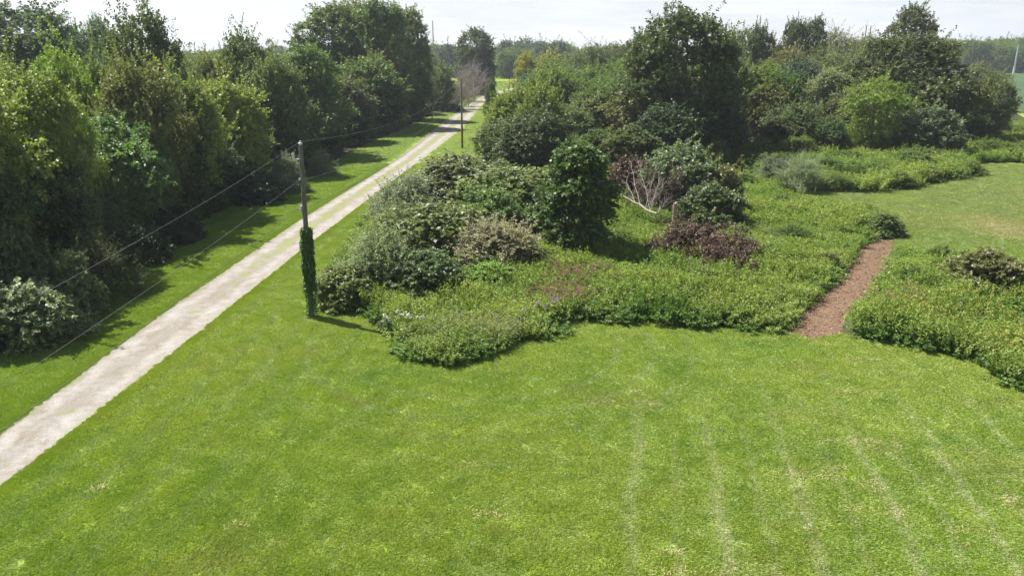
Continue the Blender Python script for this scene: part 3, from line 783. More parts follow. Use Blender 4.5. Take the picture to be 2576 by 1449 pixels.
# dead grass clumps raked up by the mower
spl = [(2165, 905, .5), (2140, 898, .3), (2200, 905, .4), (2130, 985, .6), (2180, 990, .5), (2085, 1110, .4), (2150, 1115, .5), (2195, 1110, .35), (2250, 1120, .3), (1990, 1195, .6), (2090, 1205, .5),
       (2195, 1215, .35), (2200, 1235, .4), (2430, 1335, .5), (1530, 1012, .35), (1225, 1290, .5), (1700, 1435, .6), (1850, 1440, .7), (2095, 1180, .4), (1700, 1390, .3), (2150, 1280, .4), (2240, 1290, .4),
       (2540, 1260, .4), (1640, 1020, .2), (110, 885, .45), (45, 880, .6), (2270, 500, .8), (2390, 545, 1.1), (2430, 528, .9), (2310, 900, .2), (1600, 985, .2), (600, 1320, .3), (250, 1230, .4), (2530, 970, .4)]
pts = []
for px, py, r in spl:
    x, y = G(px, py); m_ = int(170 * r)
    pts.append(np.stack([x + R.normal(0, r * .55, m_) + R.choice([-.5, 0, .4], m_) * r, y + R.normal(0, r * .38, m_), R.uniform(.01, .075, m_)], 1))
c = np.concatenate(pts); a = R.random(len(c)) * 6.28; L = R.uniform(.05, .14, len(c))
d = np.stack([np.cos(a), np.sin(a), R.normal(0, .25, len(c))], 1) * (L / 2)[:, None]; s = np.stack([-np.sin(a), np.cos(a), R.normal(0, .3, len(c))], 1) * .007
V = np.stack([c - d - s, c + d - s, c + d + s, c - d + s], 1).reshape(-1, 3)
tag(obj('dead_grass', mesh_from('dead_grass', V, np.arange(len(V)).reshape(-1, 4), [M['straw']])), 'small scattered tufts of straw-coloured dead grass on the lawn', 'grass', kind='stuff')

# ------------------------------------------------------------------ trees and shrubs, one by one
HUE = dict(lit=(.165, .215, .05), yel=(.24, .23, .03), bright=(.145, .22, .04), mid=(.098, .145, .05), dark=(.074, .102, .038), deep=(.045, .072, .032), olive=(.12, .145, .05),  # lit and deep put sun and shade into the leaf colour
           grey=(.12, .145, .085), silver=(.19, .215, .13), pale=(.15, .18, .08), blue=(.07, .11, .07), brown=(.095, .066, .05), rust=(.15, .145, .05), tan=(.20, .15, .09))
cnt = {}
RT = random.Random(3)
def tree(kind, px, D, top, wpx, hue, label, cat='tree', group=None, var=None, z0=None):
    vs = PROTO[kind]
    i = cnt.get(kind, 0); cnt[kind] = i + 1
    cm, tm, h0, w0, cn, tn = vs[(i if var is None else var) % len(vs)]
    h = z_at(D, top)
    x = x_at(D, px, h * .6)
    dep = D * CP + (H_CAM - h * .5) * SP
    wd = wpx / FPX * dep
    if group == LW and D < 150 and kind != 'open_tree':
        wd *= 1.12 if kind == 'cottonwood_tree' else 1.38
        edge = float(np.interp(D, [28, 48, 75, 112, 160], [-25.5, -25.6, -24.8, -22.8, -18.5]))
        x = min(x, edge - float(np.interp(D, [50, 75], [2.6, 1.5])) - wd * .33)
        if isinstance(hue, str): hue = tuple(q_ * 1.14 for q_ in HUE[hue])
    if group == PS and 1040 < px < 1400: wd *= 1.22
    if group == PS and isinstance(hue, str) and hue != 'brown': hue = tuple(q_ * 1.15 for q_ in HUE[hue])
    e = empty(kind, (x, D, 0))
    e.rotation_euler = (0, 0, RT.uniform(0, 6.28))
    e.scale = (wd / w0, wd / w0, h / h0)
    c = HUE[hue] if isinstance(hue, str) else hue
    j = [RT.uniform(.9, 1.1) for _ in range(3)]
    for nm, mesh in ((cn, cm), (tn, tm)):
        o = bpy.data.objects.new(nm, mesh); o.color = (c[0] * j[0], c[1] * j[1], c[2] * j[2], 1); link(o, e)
    tag(e, label, cat, group)
    return e
def B(y): return G(CX, y)[1]
LW, RW, BG = 'trees of the left wood', 'trees of the right wood', 'trees on the horizon'
UL, PS = 'shrubs along the foot of the left wood', 'shrubs in the middle thicket'
T = tree
# --- left wood, front rows (from the left edge of the photo towards the far end)
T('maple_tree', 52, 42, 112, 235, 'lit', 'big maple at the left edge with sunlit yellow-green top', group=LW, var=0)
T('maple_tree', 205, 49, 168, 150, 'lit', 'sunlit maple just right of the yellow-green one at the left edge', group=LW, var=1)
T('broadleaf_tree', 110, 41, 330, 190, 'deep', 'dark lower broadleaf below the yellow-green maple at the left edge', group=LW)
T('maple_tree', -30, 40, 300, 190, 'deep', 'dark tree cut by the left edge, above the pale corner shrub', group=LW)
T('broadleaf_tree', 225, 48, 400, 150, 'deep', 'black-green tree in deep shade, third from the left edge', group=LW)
T('broadleaf_tree', 360, 56, 305, 175, 'mid', 'rounded mid-green maple standing low in front of the left wood', group=LW, var=1)
T('maple_tree', 405, 54, 432, 70, 'grey', 'slim sapling with a pale pointed shoot in front of the rounded maple', group=LW)
T('locust_tree', 268, 52, 252, 60, 'bright', 'small bright yellow-green sapling above the rounded maple', group=LW)
T('maple_tree', 352, 62, 152, 130, 'olive', 'olive cone-shaped tree below the tall bushy tree on the left', group=LW, var=2)
T('broadleaf_tree', 365, 80, 30, 140, 'dark', 'tall bushy tree standing highest above the left third of the wood', group=LW, var=0)
T('sparse_tree', 452, 82, 86, 75, 'dark', 'thin open crown beside the tall bushy tree on the left', group=LW)
T('maple_tree', 445, 67, 190, 105, 'mid', 'light green maple right of the olive cone-shaped tree', group=LW)
T('maple_tree', 512, 68, 198, 115, 'lit', 'light olive maple left of the twin shoot-topped maple', group=LW)
T('maple_tree', 628, 78, 205, 120, 'lit', 'maple with many upright pale shoots, left of the ivy pole top', group=LW)
T('broadleaf_tree', 540, 66, 330, 120, 'deep', 'dark low tree beneath the light olive maples', group=LW)
T('maple_tree', 470, 61, 300, 80, 'mid', 'narrow green tree between the rounded maple and the dark low tree', group=LW)
T('broadleaf_tree', 600, 71, 340, 110, 'deep', 'shaded dark tree behind the upper wire, left of the ivy pole', group=LW)
T('maple_tree', 675, 80, 300, 85, 'mid', 'green maple directly behind the head of the ivy pole', group=LW)
T('broadleaf_tree', 625, 97, 86, 100, 'dark', 'dark round-headed tree left of the gap before the cottonwoods', group=LW)
T('sparse_tree', 690, 104, 84, 95, 'dark', 'loose-crowned tree leaning towards the tall cottonwoods', group=LW)
T('maple_tree', 690, 92, 150, 90, 'mid', 'mid-green tree in front of the loose-crowned tree', group=LW)
T('cottonwood_tree', 780, 108, 124, 130, 'mid', 'soft green broad tree at the left foot of the cottonwoods', group=LW)
T('broadleaf_tree', 740, 93, 240, 95, 'dark', 'dark tree just right of the ivy pole head', group=LW)
T('maple_tree', 800, 102, 255, 90, 'mid', 'green tree below the soft green broad tree', group=LW)
T('maple_tree', 735, 90, 330, 75, 'deep', 'small shaded tree touching the lawn right of the ivy pole', group=LW)
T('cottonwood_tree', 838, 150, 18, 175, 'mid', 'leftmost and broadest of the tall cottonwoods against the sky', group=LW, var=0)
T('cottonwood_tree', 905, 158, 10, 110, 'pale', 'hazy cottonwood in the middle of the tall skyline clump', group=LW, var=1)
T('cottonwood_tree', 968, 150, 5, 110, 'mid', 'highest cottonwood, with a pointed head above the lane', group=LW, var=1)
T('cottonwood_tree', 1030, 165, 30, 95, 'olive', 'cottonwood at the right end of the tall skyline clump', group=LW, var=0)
T('maple_tree', 925, 140, 146, 110, 'mid', 'maple with pale shoots in front of the cottonwoods', group=LW)
T('cottonwood_tree', 990, 146, 130, 100, 'rust', 'tree with rusty yellowing leaves below the highest cottonwood', group=LW)
T('broadleaf_tree', 870, 124, 200, 100, 'dark', 'dark tree left of the shoot-topped maple under the cottonwoods', group=LW)
T('broadleaf_tree', 960, 140, 220, 85, 'deep', 'shaded tree at the lawn edge below the rusty tree', group=LW)
T('maple_tree', 1035, 165, 160, 80, 'dark', 'dark tree closing the right end of the tall clump', group=LW)
T('broadleaf_tree', 890, 121, 290, 70, 'deep', 'low dark tree bulging onto the lawn below the cottonwoods', group=LW)
T('broadleaf_tree', 825, 107, 320, 60, 'deep', 'small dark tree at the lawn edge left of the bulging one', group=LW)
T('open_tree', 1085, 168, 195, 52, 'olive', 'thin tree with a bare trunk standing clear on the lawn edge', group=LW)
# beyond the tall clump
T('sparse_tree', 1148, 195, 172, 92, 'tan', 'brownish half-bare tree behind the second pole', group=LW)
T('bare_tree', 1192, 225, 134, 88, 'grey', 'leafless grey tree in front of the lone dark cottonwood', group=LW)
T('cottonwood_tree', 1199, 262, 76, 88, 'dark', 'lone dark cottonwood where the lane disappears', group=LW)
T('broadleaf_tree', 1218, 262, 150, 50, 'deep', 'dark lower tree leaning out at the foot of the lone cottonwood', group=LW)
T('broadleaf_tree', 1100, 190, 165, 70, 'olive', 'olive tree behind the thin bare-trunked tree', group=LW)
T('bare_tree', 1178, 205, 205, 60, 'grey', 'low leafless tree arching towards the lane', group=LW)
# --- behind the left wood
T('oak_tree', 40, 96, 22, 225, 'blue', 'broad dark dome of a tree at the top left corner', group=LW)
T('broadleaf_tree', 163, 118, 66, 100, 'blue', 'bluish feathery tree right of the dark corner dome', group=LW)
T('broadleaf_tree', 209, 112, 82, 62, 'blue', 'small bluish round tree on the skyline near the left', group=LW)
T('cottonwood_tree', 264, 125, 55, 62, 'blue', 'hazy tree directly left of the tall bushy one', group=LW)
T('maple_tree', 178, 66, 130, 105, 'bright', 'bright green tree between the maples and the bluish skyline trees', group=LW)
T('maple_tree', 268, 72, 150, 80, 'mid', 'green tree at the left shoulder of the tall bushy tree', group=LW)
T('maple_tree', 545, 95, 142, 90, 'olive', 'low skyline tree in the gap left of the round-headed dark tree', group=LW)
# --- shrubs at the foot of the left wood
T('shrub', 62, 36.5, 720, 210, 'silver', 'pale-leaved shrub low in the left corner of the wood edge', 'shrub', UL, var=0)
T('shrub', 165, 40.5, 640, 150, 'pale', 'green shrub right of the pale corner shrub', 'shrub', UL)
T('wispy_shrub', 245, 44, 600, 160, 'dark', 'dark twiggy shrub spreading at the edge of the shaded lawn', 'shrub', UL)
T('shrub', 30, 39, 590, 150, 'dark', 'dark shrub behind the pale corner shrub', 'shrub', UL)
T('shrub', 350, 52, 570, 110, 'deep', 'low black-green shrub in the shadow right of the twiggy one', 'shrub', UL)
T('shrub', 440, 58, 520, 110, 'deep', 'shaded shrub under the pale pointed sapling', 'shrub', UL)
T('silver_shrub', 725, 80, 392, 75, 'silver', 'silver-leaved shrub just behind the ivy pole', 'shrub', UL)
T('silver_shrub', 808, 91, 378, 62, 'silver', 'silvery shrub standing out on the lawn right of the ivy pole', 'shrub', UL)
T('shrub', 640, 74, 430, 110, 'deep', 'dark shrub left of the silver-leaved shrub', 'shrub', UL)
T('shrub', 1130, 190, 262, 60, 'mid', 'low shrub on the lawn edge behind the second pole', 'shrub', UL)
T('shrub', 1098, 176, 282, 40, 'pale', 'small pale shrub at the foot of the thin tree', 'shrub', UL)

# --- centre background
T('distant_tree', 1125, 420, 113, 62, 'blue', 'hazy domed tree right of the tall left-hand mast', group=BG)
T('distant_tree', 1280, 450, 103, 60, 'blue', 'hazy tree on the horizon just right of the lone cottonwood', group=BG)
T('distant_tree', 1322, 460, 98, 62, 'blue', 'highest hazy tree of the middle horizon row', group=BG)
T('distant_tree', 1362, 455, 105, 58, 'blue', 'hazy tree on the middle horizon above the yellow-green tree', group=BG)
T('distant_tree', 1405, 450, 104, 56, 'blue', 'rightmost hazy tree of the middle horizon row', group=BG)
T('broadleaf_tree', 1384, 235, 133, 72, 'yel', 'round yellow-green tree below the middle horizon row', group=RW)
T('cottonwood_tree', 1322, 215, 138, 52, 'yel', 'slender yellow-green tree right of the far grassy field', group=RW)
T('broadleaf_tree', 1352, 190, 178, 85, 'blue', 'dark bluish tree below the round yellow-green one', group=RW)
T('locust_tree', 1510, 200, 113, 115, 'dark', 'dark spreading locust on the skyline left of the giant tree', group=RW)
T('cottonwood_tree', 1568, 215, 112, 80, 'mid', 'pale skyline tree between the spreading locust and the giant tree', group=RW)
T('broadleaf_tree', 1445, 180, 182, 85, 'mid', 'green tree below and left of the spreading locust', group=RW)
T('locust_tree', 1482, 150, 185, 80, 'bright', 'brighter green tree in front of the spreading locust', group=RW)
T('shrub', 1235, 175, 208, 0 + 30, 'mid', 'tiny shrub where the lane meets the far field', 'shrub')
# --- right wood along the lane and centre
T('broadleaf_tree', 1292, 104, 222, 110, 'lit', 'sunlit tree at the lane edge, left end of the right wood', group=RW, var=0)
T('broadleaf_tree', 1360, 98, 212, 100, 'bright', 'sunlit tree second from the lane in the right wood', group=RW, var=2)
T('broadleaf_tree', 1268, 92, 305, 125, 'mid', 'leafy bush-like tree in front of the two sunlit lane-edge trees', group=RW)
T('broadleaf_tree', 1345, 86, 285, 165, 'dark', 'dark tree overhanging the left end of the middle thicket', group=RW)
T('broadleaf_tree', 1430, 112, 268, 110, 'mid', 'mid-green tree above the vine-wrapped column', group=RW)
T('maple_tree', 1500, 118, 235, 110, 'pale', 'greyish green tree right of the mid-green one', group=RW)
T('broadleaf_tree', 1550, 128, 190, 120, 'mid', 'rounded green tree left of the giant tree', group=RW)
T('draped_tree', 1600, 104, 236, 115, 'pale', 'vine-draped tree leaning against the giant tree', group=RW)
T('draped_tree', 1583, 88, 320, 110, 'mid', 'low vine-draped tree left of the giant tree foot', group=RW)
T('draped_tree', 1500, 92, 330, 90, 'mid', 'leafy tree behind the top of the vine-wrapped column', group=RW)
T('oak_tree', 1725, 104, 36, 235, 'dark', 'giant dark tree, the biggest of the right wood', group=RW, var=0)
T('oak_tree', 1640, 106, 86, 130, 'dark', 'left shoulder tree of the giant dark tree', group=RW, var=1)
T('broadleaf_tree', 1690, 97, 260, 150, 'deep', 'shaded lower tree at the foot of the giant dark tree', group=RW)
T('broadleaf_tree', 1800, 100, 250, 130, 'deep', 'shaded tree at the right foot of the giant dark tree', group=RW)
T('vine_tree', 1460, 53, 366, 148, (.085, .15, .038), 'column of a dead trunk wrapped thickly in dark green vines', 'tree', None)
# --- right wood, right half
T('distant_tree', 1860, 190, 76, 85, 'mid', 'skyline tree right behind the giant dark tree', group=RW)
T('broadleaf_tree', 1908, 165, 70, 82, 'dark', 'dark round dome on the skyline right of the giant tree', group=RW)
T('silver_shrub', 1843, 125, 124, 90, 'silver', 'backlit tree with the light painted as silver leaf colour, beside the giant tree', 'tree', RW)  # silver hue paints backlight into the leaves
T('broadleaf_tree', 1880, 135, 190, 110, 'dark', 'dark tree below the backlit silver-coloured tree', group=RW)
T('oak_tree', 1992, 185, 57, 70, 'dark', 'left one of two pointed dark skyline trees', group=RW)
T('cottonwood_tree', 2042, 185, 52, 62, 'dark', 'right one of two pointed dark skyline trees', group=RW)
T('locust_tree', 2103, 205, 73, 85, 'pale', 'pale airy dome-shaped locust on the skyline', group=RW)
T('locust_tree', 2172, 215, 90, 80, 'pale', 'pale airy locust in front of the twin masts', group=RW)
T('locust_tree', 1975, 160, 120, 110, 'rust', 'reddish-olive locust below the pointed skyline trees', group=RW)
T('locust_tree', 2065, 165, 125, 120, 'olive', 'olive locust in the middle of the right wood', group=RW)
T('locust_tree', 2150, 160, 130, 120, 'olive', 'olive locust below the twin masts', group=RW)
T('locust_tree', 1920, 140, 165, 100, 'olive', 'olive locust left of the dark grey-green tree', group=RW)
T('maple_tree', 2006, 132, 150, 100, 'blue', 'dark grey-green tree left of the white-leaved saplings', group=RW)
T('locust_tree', 2095, 138, 170, 110, 'olive', 'olive feathery tree behind the white-leaved saplings', group=RW)
T('cottonwood_tree', 2078, 122, 182, 90, 'silver', 'poplar saplings with whitish glittering leaves', group=RW)
T('draped_tree', 1935, 116, 205, 80, 'olive', 'vine-hung tree right of the giant tree', group=RW)
T('draped_tree', 1955, 104, 300, 90, 'dark', 'dark vine-hung tree above the feathery silver shrub', group=RW)
T('broadleaf_tree', 1982, 108, 262, 95, 'mid', 'green tree with a yellowish top left of the feathery sapling', group=RW)
T('locust_tree', 2032, 110, 258, 62, 'mid', 'slim feathery sapling between green trees', group=RW)
T('maple_tree', 2120, 118, 240, 100, 'olive', 'olive tree left of the bright feathery locust', group=RW)
T('broadleaf_tree', 2080, 106, 300, 95, 'dark', 'dark bush-like tree left of the bright feathery locust', group=RW)
T('oak_tree', 2272, 122, 96, 235, 'dark', 'broad dark leaning tree, second biggest of the right wood', group=RW, var=1)
T('cottonwood_tree', 2284, 165, 22, 118, 'dark', 'round-headed tree rising highest above the right wood', group=RW)
T('locust_tree', 2200, 107, 198, 128, 'bright', 'bright green feathery locust with a layered crown', group=RW)
T('shrub', 2336, 106, 275, 150, 'grey', 'grey-green spreading shrub between the bright locust and the thicket', 'shrub', RW)
T('draped_tree', 2400, 118, 205, 95, 'rust', 'reddish-green thicket tree left of the leaning round one', group=RW)
T('draped_tree', 2432, 116, 202, 74, 'olive', 'olive vine-covered tree in the thicket near the bean field', group=RW)
T('broadleaf_tree', 2500, 118, 196, 82, 'olive', 'round tree leaning out over the bean field', group=RW)
T('draped_tree', 2442, 112, 285, 70, 'dark', 'dark lower tree under the one leaning over the bean field', group=RW)
T('locust_tree', 2457, 190, 160, 105, 'pale', 'low airy tree beyond the thicket near the bean field', group=RW)
# --- middle thicket shrubs
T('shrub', 868, 42.6, 672, 135, 'olive', 'rounded olive shrub at the left tip, right of the ivy pole', 'shrub', PS, var=0)
T('silver_shrub', 952, 44.5, 575, 175, 'silver', 'silver-grey shrub behind the olive shrub at the left tip', 'shrub', PS)
T('shrub', 1070, 43.5, 640, 150, 'dark', 'dark green shrub behind the low goldenrod tip', 'shrub', PS)
T('shrub', 1100, 51, 520, 205, 'olive', 'big olive shrub in the centre of the left thicket', 'shrub', PS)
T('silver_shrub', 1250, 49, 556, 180, 'silver', 'grey silvery shrub left of the vine-wrapped column', 'shrub', PS)
T('shrub', 1238, 45, 668, 125, 'bright', 'yellow-green vine mound in front of the grey silvery shrub', 'shrub', PS)
T('silver_shrub', 1020, 62, 440, 170, 'silver', 'silvery shrub crowning the thicket beside the lane', 'shrub', PS)
T('shrub', 1150, 68, 398, 190, 'grey', 'tall grey-green mound at the back left of the thicket', 'shrub', PS)
T('shrub', 1295, 62, 428, 215, 'olive', 'large rounded olive mound left of the vine-wrapped column', 'shrub', PS)
T('shrub', 1235, 55, 485, 150, 'mid', 'green shrub in front of the large rounded olive mound', 'shrub', PS)
T('silver_shrub', 985, 52, 520, 110, 'pale', 'pale shrub on the lane side of the thicket', 'shrub', PS)
T('shrub', 1350, 57, 520, 110, 'mid', 'green shrub touching the left side of the vine-wrapped column', 'shrub', PS)
T('shrub', 1715, 68, 370, 165, 'grey', 'tall grey-green shrub behind the bleached fallen branches', 'shrub', PS)
T('shrub', 1810, 66, 420, 120, 'olive', 'olive shrub right of the tall grey-green shrub', 'shrub', PS)
T('shrub', 1790, 61, 470, 160, 'dark', 'dark shrub just right of the broken wooden post', 'shrub', PS)
T('shrub', 1590, 72, 400, 110, 'brown', 'brown dying bush right behind the vine-wrapped column', 'shrub', PS)
T('silver_shrub', 1950, 84, 396, 100, 'grey', 'dark feathery shrub left of the silver plumed one', 'shrub', PS)
T('wispy_shrub', 2020, 80, 388, 95, 'silver', 'silver plumed feathery shrub at the edge of the upper lawn', 'shrub', PS)
T('shrub', 2226, 60, 540, 80, 'mid', 'dark bramble bush at the far end of the chip path', 'shrub', PS)
T('shrub', 2485, 44.5, 634, 175, 'olive', 'sprawling rose bush among the weeds at the right edge', 'shrub', PS)
T('shrub', 2318, 43.5, 735, 62, 'pale', 'small broad-leaved bush among the weeds right of the path', 'shrub', PS)
T('shrub', 2085, 50, 640, 60, 'dark', 'small dark bramble near the left side of the path', 'shrub', PS)
T('dead_brush', 1772, 52.0, 546, 205, 'brown', 'big heap of cut branches with withered brown leaves right of the post', 'brush pile', 'withered brush heaps')
T('dead_brush', 1838, 47.5, 606, 110, 'brown', 'lowest withered brush heap, nearest the lawn', 'brush pile', 'withered brush heaps')
T('dead_brush', 1672, 52, 578, 85, 'brown', 'small withered brush heap just left of the broken post foot', 'brush pile', 'withered brush heaps')
T('dead_brush', 1888, 51, 604, 45, 'brown', 'smallest withered brush tuft, at the right end of the heaps', 'brush pile', 'withered brush heaps')
T('dead_brush', 1670, 66, 402, 120, 'brown', 'withered reddish brush behind the bleached fallen branches', 'brush pile', 'withered brush heaps')

# ------------------------------------------------------------------ bleached fallen tree
e = empty('fallen_tree', (*G(1605, 515, 1.0), 0))
bx, by = G(1600, 512, .9)
R = np.random.default_rng(77)
def P3(px, py, D): return np.array([x_at(D, px, z_at(D, py)) - bx, D - by, z_at(D, py)])
e.location = (bx, by, 0)
t0, t1 = P3(1652, 541, 58.5), P3(1560, 486, 63.5)
qv = np.linspace(0, 1, 8)[:, None]
trunkp = t0 + (t1 - t0) * qv + R.normal(0, .04, (8, 3))
tv, tf = tube(trunkp, np.linspace(.085, .035, 8), 7)
obj('trunk', mesh_from('fallen_trunk', tv, tf, [M['dead']]), e)
for s_, tip, D2 in ((1, (1612, 420), 63), (2, (1648, 432), 61.5), (3, (1590, 425), 64.5), (4, (1575, 448), 65), (2, (1668, 470), 60.5), (0, (1676, 505), 60), (1, (1660, 450), 61)):
    a0 = trunkp[s_]; b0 = P3(*tip, D2)
    q6 = np.linspace(0, 1, 7)[:, None]
    lp = a0 + (b0 - a0) * q6 + R.normal(0, .07, (7, 3)) * q6
    ps = [tube(lp, np.linspace(.032, .010, 7), 4)]
    for j in range(26):
        i = R.integers(1, 7); dd = nrm(nrm(b0 - a0) + R.normal(0, .5, 3)); L = R.uniform(.5, 1.3)
        ps.append(tube(np.array([lp[i], lp[i] + dd * L * .5 + R.normal(0, .05, 3), lp[i] + dd * L]), [.013, .008, .004], 4))
    bv, bf = merge(ps); obj('branch', mesh_from('fallen_branch', bv, bf, [M['dead']]), e)
tag(e, 'bleached fallen tree with bare whitish branches in the thicket', 'fallen tree')

# broken wooden post
px_, py_ = G(1694, 575, .9)
e = empty('broken_post', (px_, py_, 0))
hp = z_at(py_, 512)
bmv, bmf = tube(np.array([[0, 0, 0], [0.01, 0, hp * .3], [0.02, 0, hp * .7], [.03, 0, hp]]), [.17, .16, .155, .15], 10)
top_c = np.arange(10) + 30
me = bpy.data.meshes.new('post_shaft')
me.from_pydata([tuple(v) for v in bmv], [], [tuple(f) for f in bmf] + [tuple(int(i) for i in top_c)]); me.materials.append(M['post'])
for i in range(10): me.vertices[30 + i].co.z += R.uniform(-.03, .13)
me.update(); obj('post_shaft', me, e)
cl, cf = tube(np.array([[math.cos(a) * .2, math.sin(a) * .2, hp * .45 + .02 * math.sin(a)] for a in np.linspace(0, 6.28, 13)]), np.full(13, .02), 5)
obj('wire_loop', mesh_from('wire_loop', cl, cf, [M['steel']]), e)
tag(e, 'short broken wooden post standing among the weeds', 'post')

# ------------------------------------------------------------------ utility poles
def cyl(p0, p1, r0, r1, sides=12, caps=True):
    p0, p1 = np.array(p0, float), np.array(p1, float)
    v, f = tube(np.array([p0, p0 + (p1 - p0) * .33, p0 + (p1 - p0) * .66, p1]), np.linspace(r0, r1, 4), sides)
    if caps:
        n0 = len(v); v = np.concatenate([v, [p0, p1]])
        ex = [(n0, (j + 1) % sides, j, n0) for j in range(sides)] + [(n0 + 1, 3 * sides + j, 3 * sides + (j + 1) % sides, n0 + 1) for j in range(sides)]
        return v, f, ex
    return v, f, []
def cyls(name, specs, mat, parent, smooth=True):
    vs, fs, o = [], [], 0
    for sp_ in specs:
        v, f, ex = cyl(*sp_)
        vs += [tuple(x) for x in v]; fs += [tuple(int(i) + o for i in q_) for q_ in f] + [tuple(int(i) + o for i in q_[:3]) for q_ in ex]; o += len(v)
    me = bpy.data.meshes.new(name); me.from_pydata(vs, [], fs); me.materials.append(mat); me.update()
    return obj(name, me, parent)
P1 = np.array([*G(784, 797), 0.0]); ZT1 = z_at(P1[1], 366)
tilt = x_at(P1[1], 756, ZT1) - P1[0]
e = empty('utility_pole', tuple(P1)); e.rotation_euler = (0, math.atan2(tilt, ZT1), 0)
cyls('pole_shaft', [((0, 0, -.05), (0, 0, ZT1), .155, .11, 18)], M['pole'], e)
cyls('insulator', [((0, 0, ZT1 + .002), (0, 0, ZT1 + .10), .05, .09, 12), ((0, 0, ZT1 + .10), (0, 0, ZT1 + .16), .12, .06, 12), ((0, 0, ZT1 + .16), (0, 0, ZT1 + .23), .055, .04, 12)], M['ceramic'], e)
cyls('bracket', [((-.10, 0, ZT1 - .72), (-.38, -.02, ZT1 - .70), .025, .022, 8), ((-.10, 0, ZT1 - .95), (-.36, -.02, ZT1 - .72), .018, .016, 8)], M['steel'], e)
cyls('surge_arrester', [((-.40, -.02, ZT1 - .70), (-.42, -.02, ZT1 - .42), .075, .075, 12), ((-.42, -.02, ZT1 - .42), (-.42, -.02, ZT1 - .36), .04, .03, 10)], M['ceramic'], e)
cyls('ground_wire', [((.10, -.09, ZT1 - .3), (.13, -.11, 1.5), .008, .008, 5)], M['wire'], e)
z2, z3 = z_at(P1[1], 452), z_at(P1[1], 523)
cyls('spool_insulator', [((-.16, 0, z2 - .05), (-.16, 0, z2 + .06), .05, .05, 10)], M['ceramic'], e)
cyls('cable_clamp', [((-.20, -.05, z3 - .07), (-.14, -.05, z3 + .12), .085, .075, 12), ((-.2, -.06, z3 - .22), (-.17, -.05, z3 - .066), .05, .085, 10)], M['steel'], e)
R = np.random.default_rng(9)
zi = z_at(P1[1], 575)
n = 3600
zz = R.random(n) ** .85 * zi; thick = np.interp(zz, [0, .6, zi * .4, zi * .8, zi], [.01, .02, .07, .06, .0]) * (.5 + R.random(n)); thick = thick * .75 + .03 * np.sin(zz * 5)
an = R.random(n) * 6.28; keep = ~((zz < 1.5) & (R.random(n) < .75))
zz, thick, an = zz[keep], thick[keep], an[keep]
rr = .16 + np.abs(thick)
P0 = np.stack([rr * np.cos(an), rr * np.sin(an), zz], 1); D = nrm(np.stack([np.cos(an), np.sin(an), R.normal(0, .3, len(an))], 1))
V, F, rn = twig_leaves(P0, D, np.full(len(an), .07) * R.uniform(.3, 2.2, len(an)), 2, .115, .10, R, .3)
V[:, 2] = np.maximum(V[:, 2], .01)
o = obj('ivy', mesh_from('ivy', V, F, [M['leaf']], rnd=rn), e); o.color = (.085, .165, .035, 1)
tag(e, 'weathered wooden utility pole wrapped in ivy, nearest beside the lane', 'utility pole', 'utility poles along the lane')

def plain_pole(name, base, h, r, lower, upper, label, split=.45, cat='utility pole', group='utility poles along the lane'):
    e = empty(name, (base[0], base[1], 0))
    if lower is not upper:
        cyls('pole_base', [((0, 0, -.05), (0, 0, h * split), r, r * .85, 12)], lower, e)
        cyls('pole_shaft', [((0, 0, h * split), (0, 0, h), r * .84, r * .68, 12)], upper, e)
    else: cyls('pole_shaft', [((0, 0, -.05), (0, 0, h), r, r * .65, 12)], upper, e)
    cyls('insulator', [((0, 0, h + .002), (0, 0, h + .12), .05, .09, 8), ((0, 0, h + .12), (0, 0, h + .24), .09, .04, 8)], M['ceramic'], e)
    tag(e, label, cat, group); return e
M['brown_pole'] = mat_plain('brown_pole', (0.22, 0.13, 0.06), 0.9, var=.5)
P2 = G(1163, 374); Z2 = z_at(P2[1], 198)
plain_pole('utility_pole', P2, Z2, .17, M['brown_pole'], M['tan_pole'], 'second utility pole, brown below and grey above, standing by the lane')
P3_ = G(1245, 229); Z3 = z_at(P3_[1], 174)
plain_pole('utility_pole', P3_, Z3, .20, M['grey_pole'], M['grey_pole'], 'pale grey pole at the far end of the lane')
P4 = G(1281, 224); Z4 = z_at(P4[1], 154)
plain_pole('utility_pole', P4, Z4, .17, M['dark_pole'], M['dark_pole'], 'thin dark pole standing on the far grassy field')
# tall transmission structures
def mast(px, D, top, r, mat, label, arms, group=None, name='transmission_mast', base_r=None):
    h = z_at(D, top); e = empty(name, (x_at(D, px, h * .5), D, 0))
    cyls('mast', [((0, 0, 0), (0, 0, h), base_r or r, r * .6, 12)], mat, e)
    for s0, a, dz in arms: cyls('arm', [((-a * s0, 0, h - dz), (a * s0, 0, h - dz + .4), .12, .12, 6)], M['steel'], e)
    tag(e, label, 'mast', group); return e
ml = mast(1090, 620, 53, .55, M['tan_pole'], 'tall bare transmission mast on the skyline left of the lane', [(1, 1.0, 5.5), (1, 1.0, 12.0), (1, 1.0, 19)])
ma = mast(2171, 350, 65, .34, M['post'], 'left one of the twin wooden masts above the right wood', [], 'twin masts above the right wood')
mb = mast(2182, 350, 66, .34, M['post'], 'right one of the twin wooden masts above the right wood', [(1, .9, 9)], 'twin masts above the right wood')
mast(2556, 492, 113, .42, M['grey_pole'], 'slim grey steel mast beyond the bean field at the right edge', [], base_r=.7)

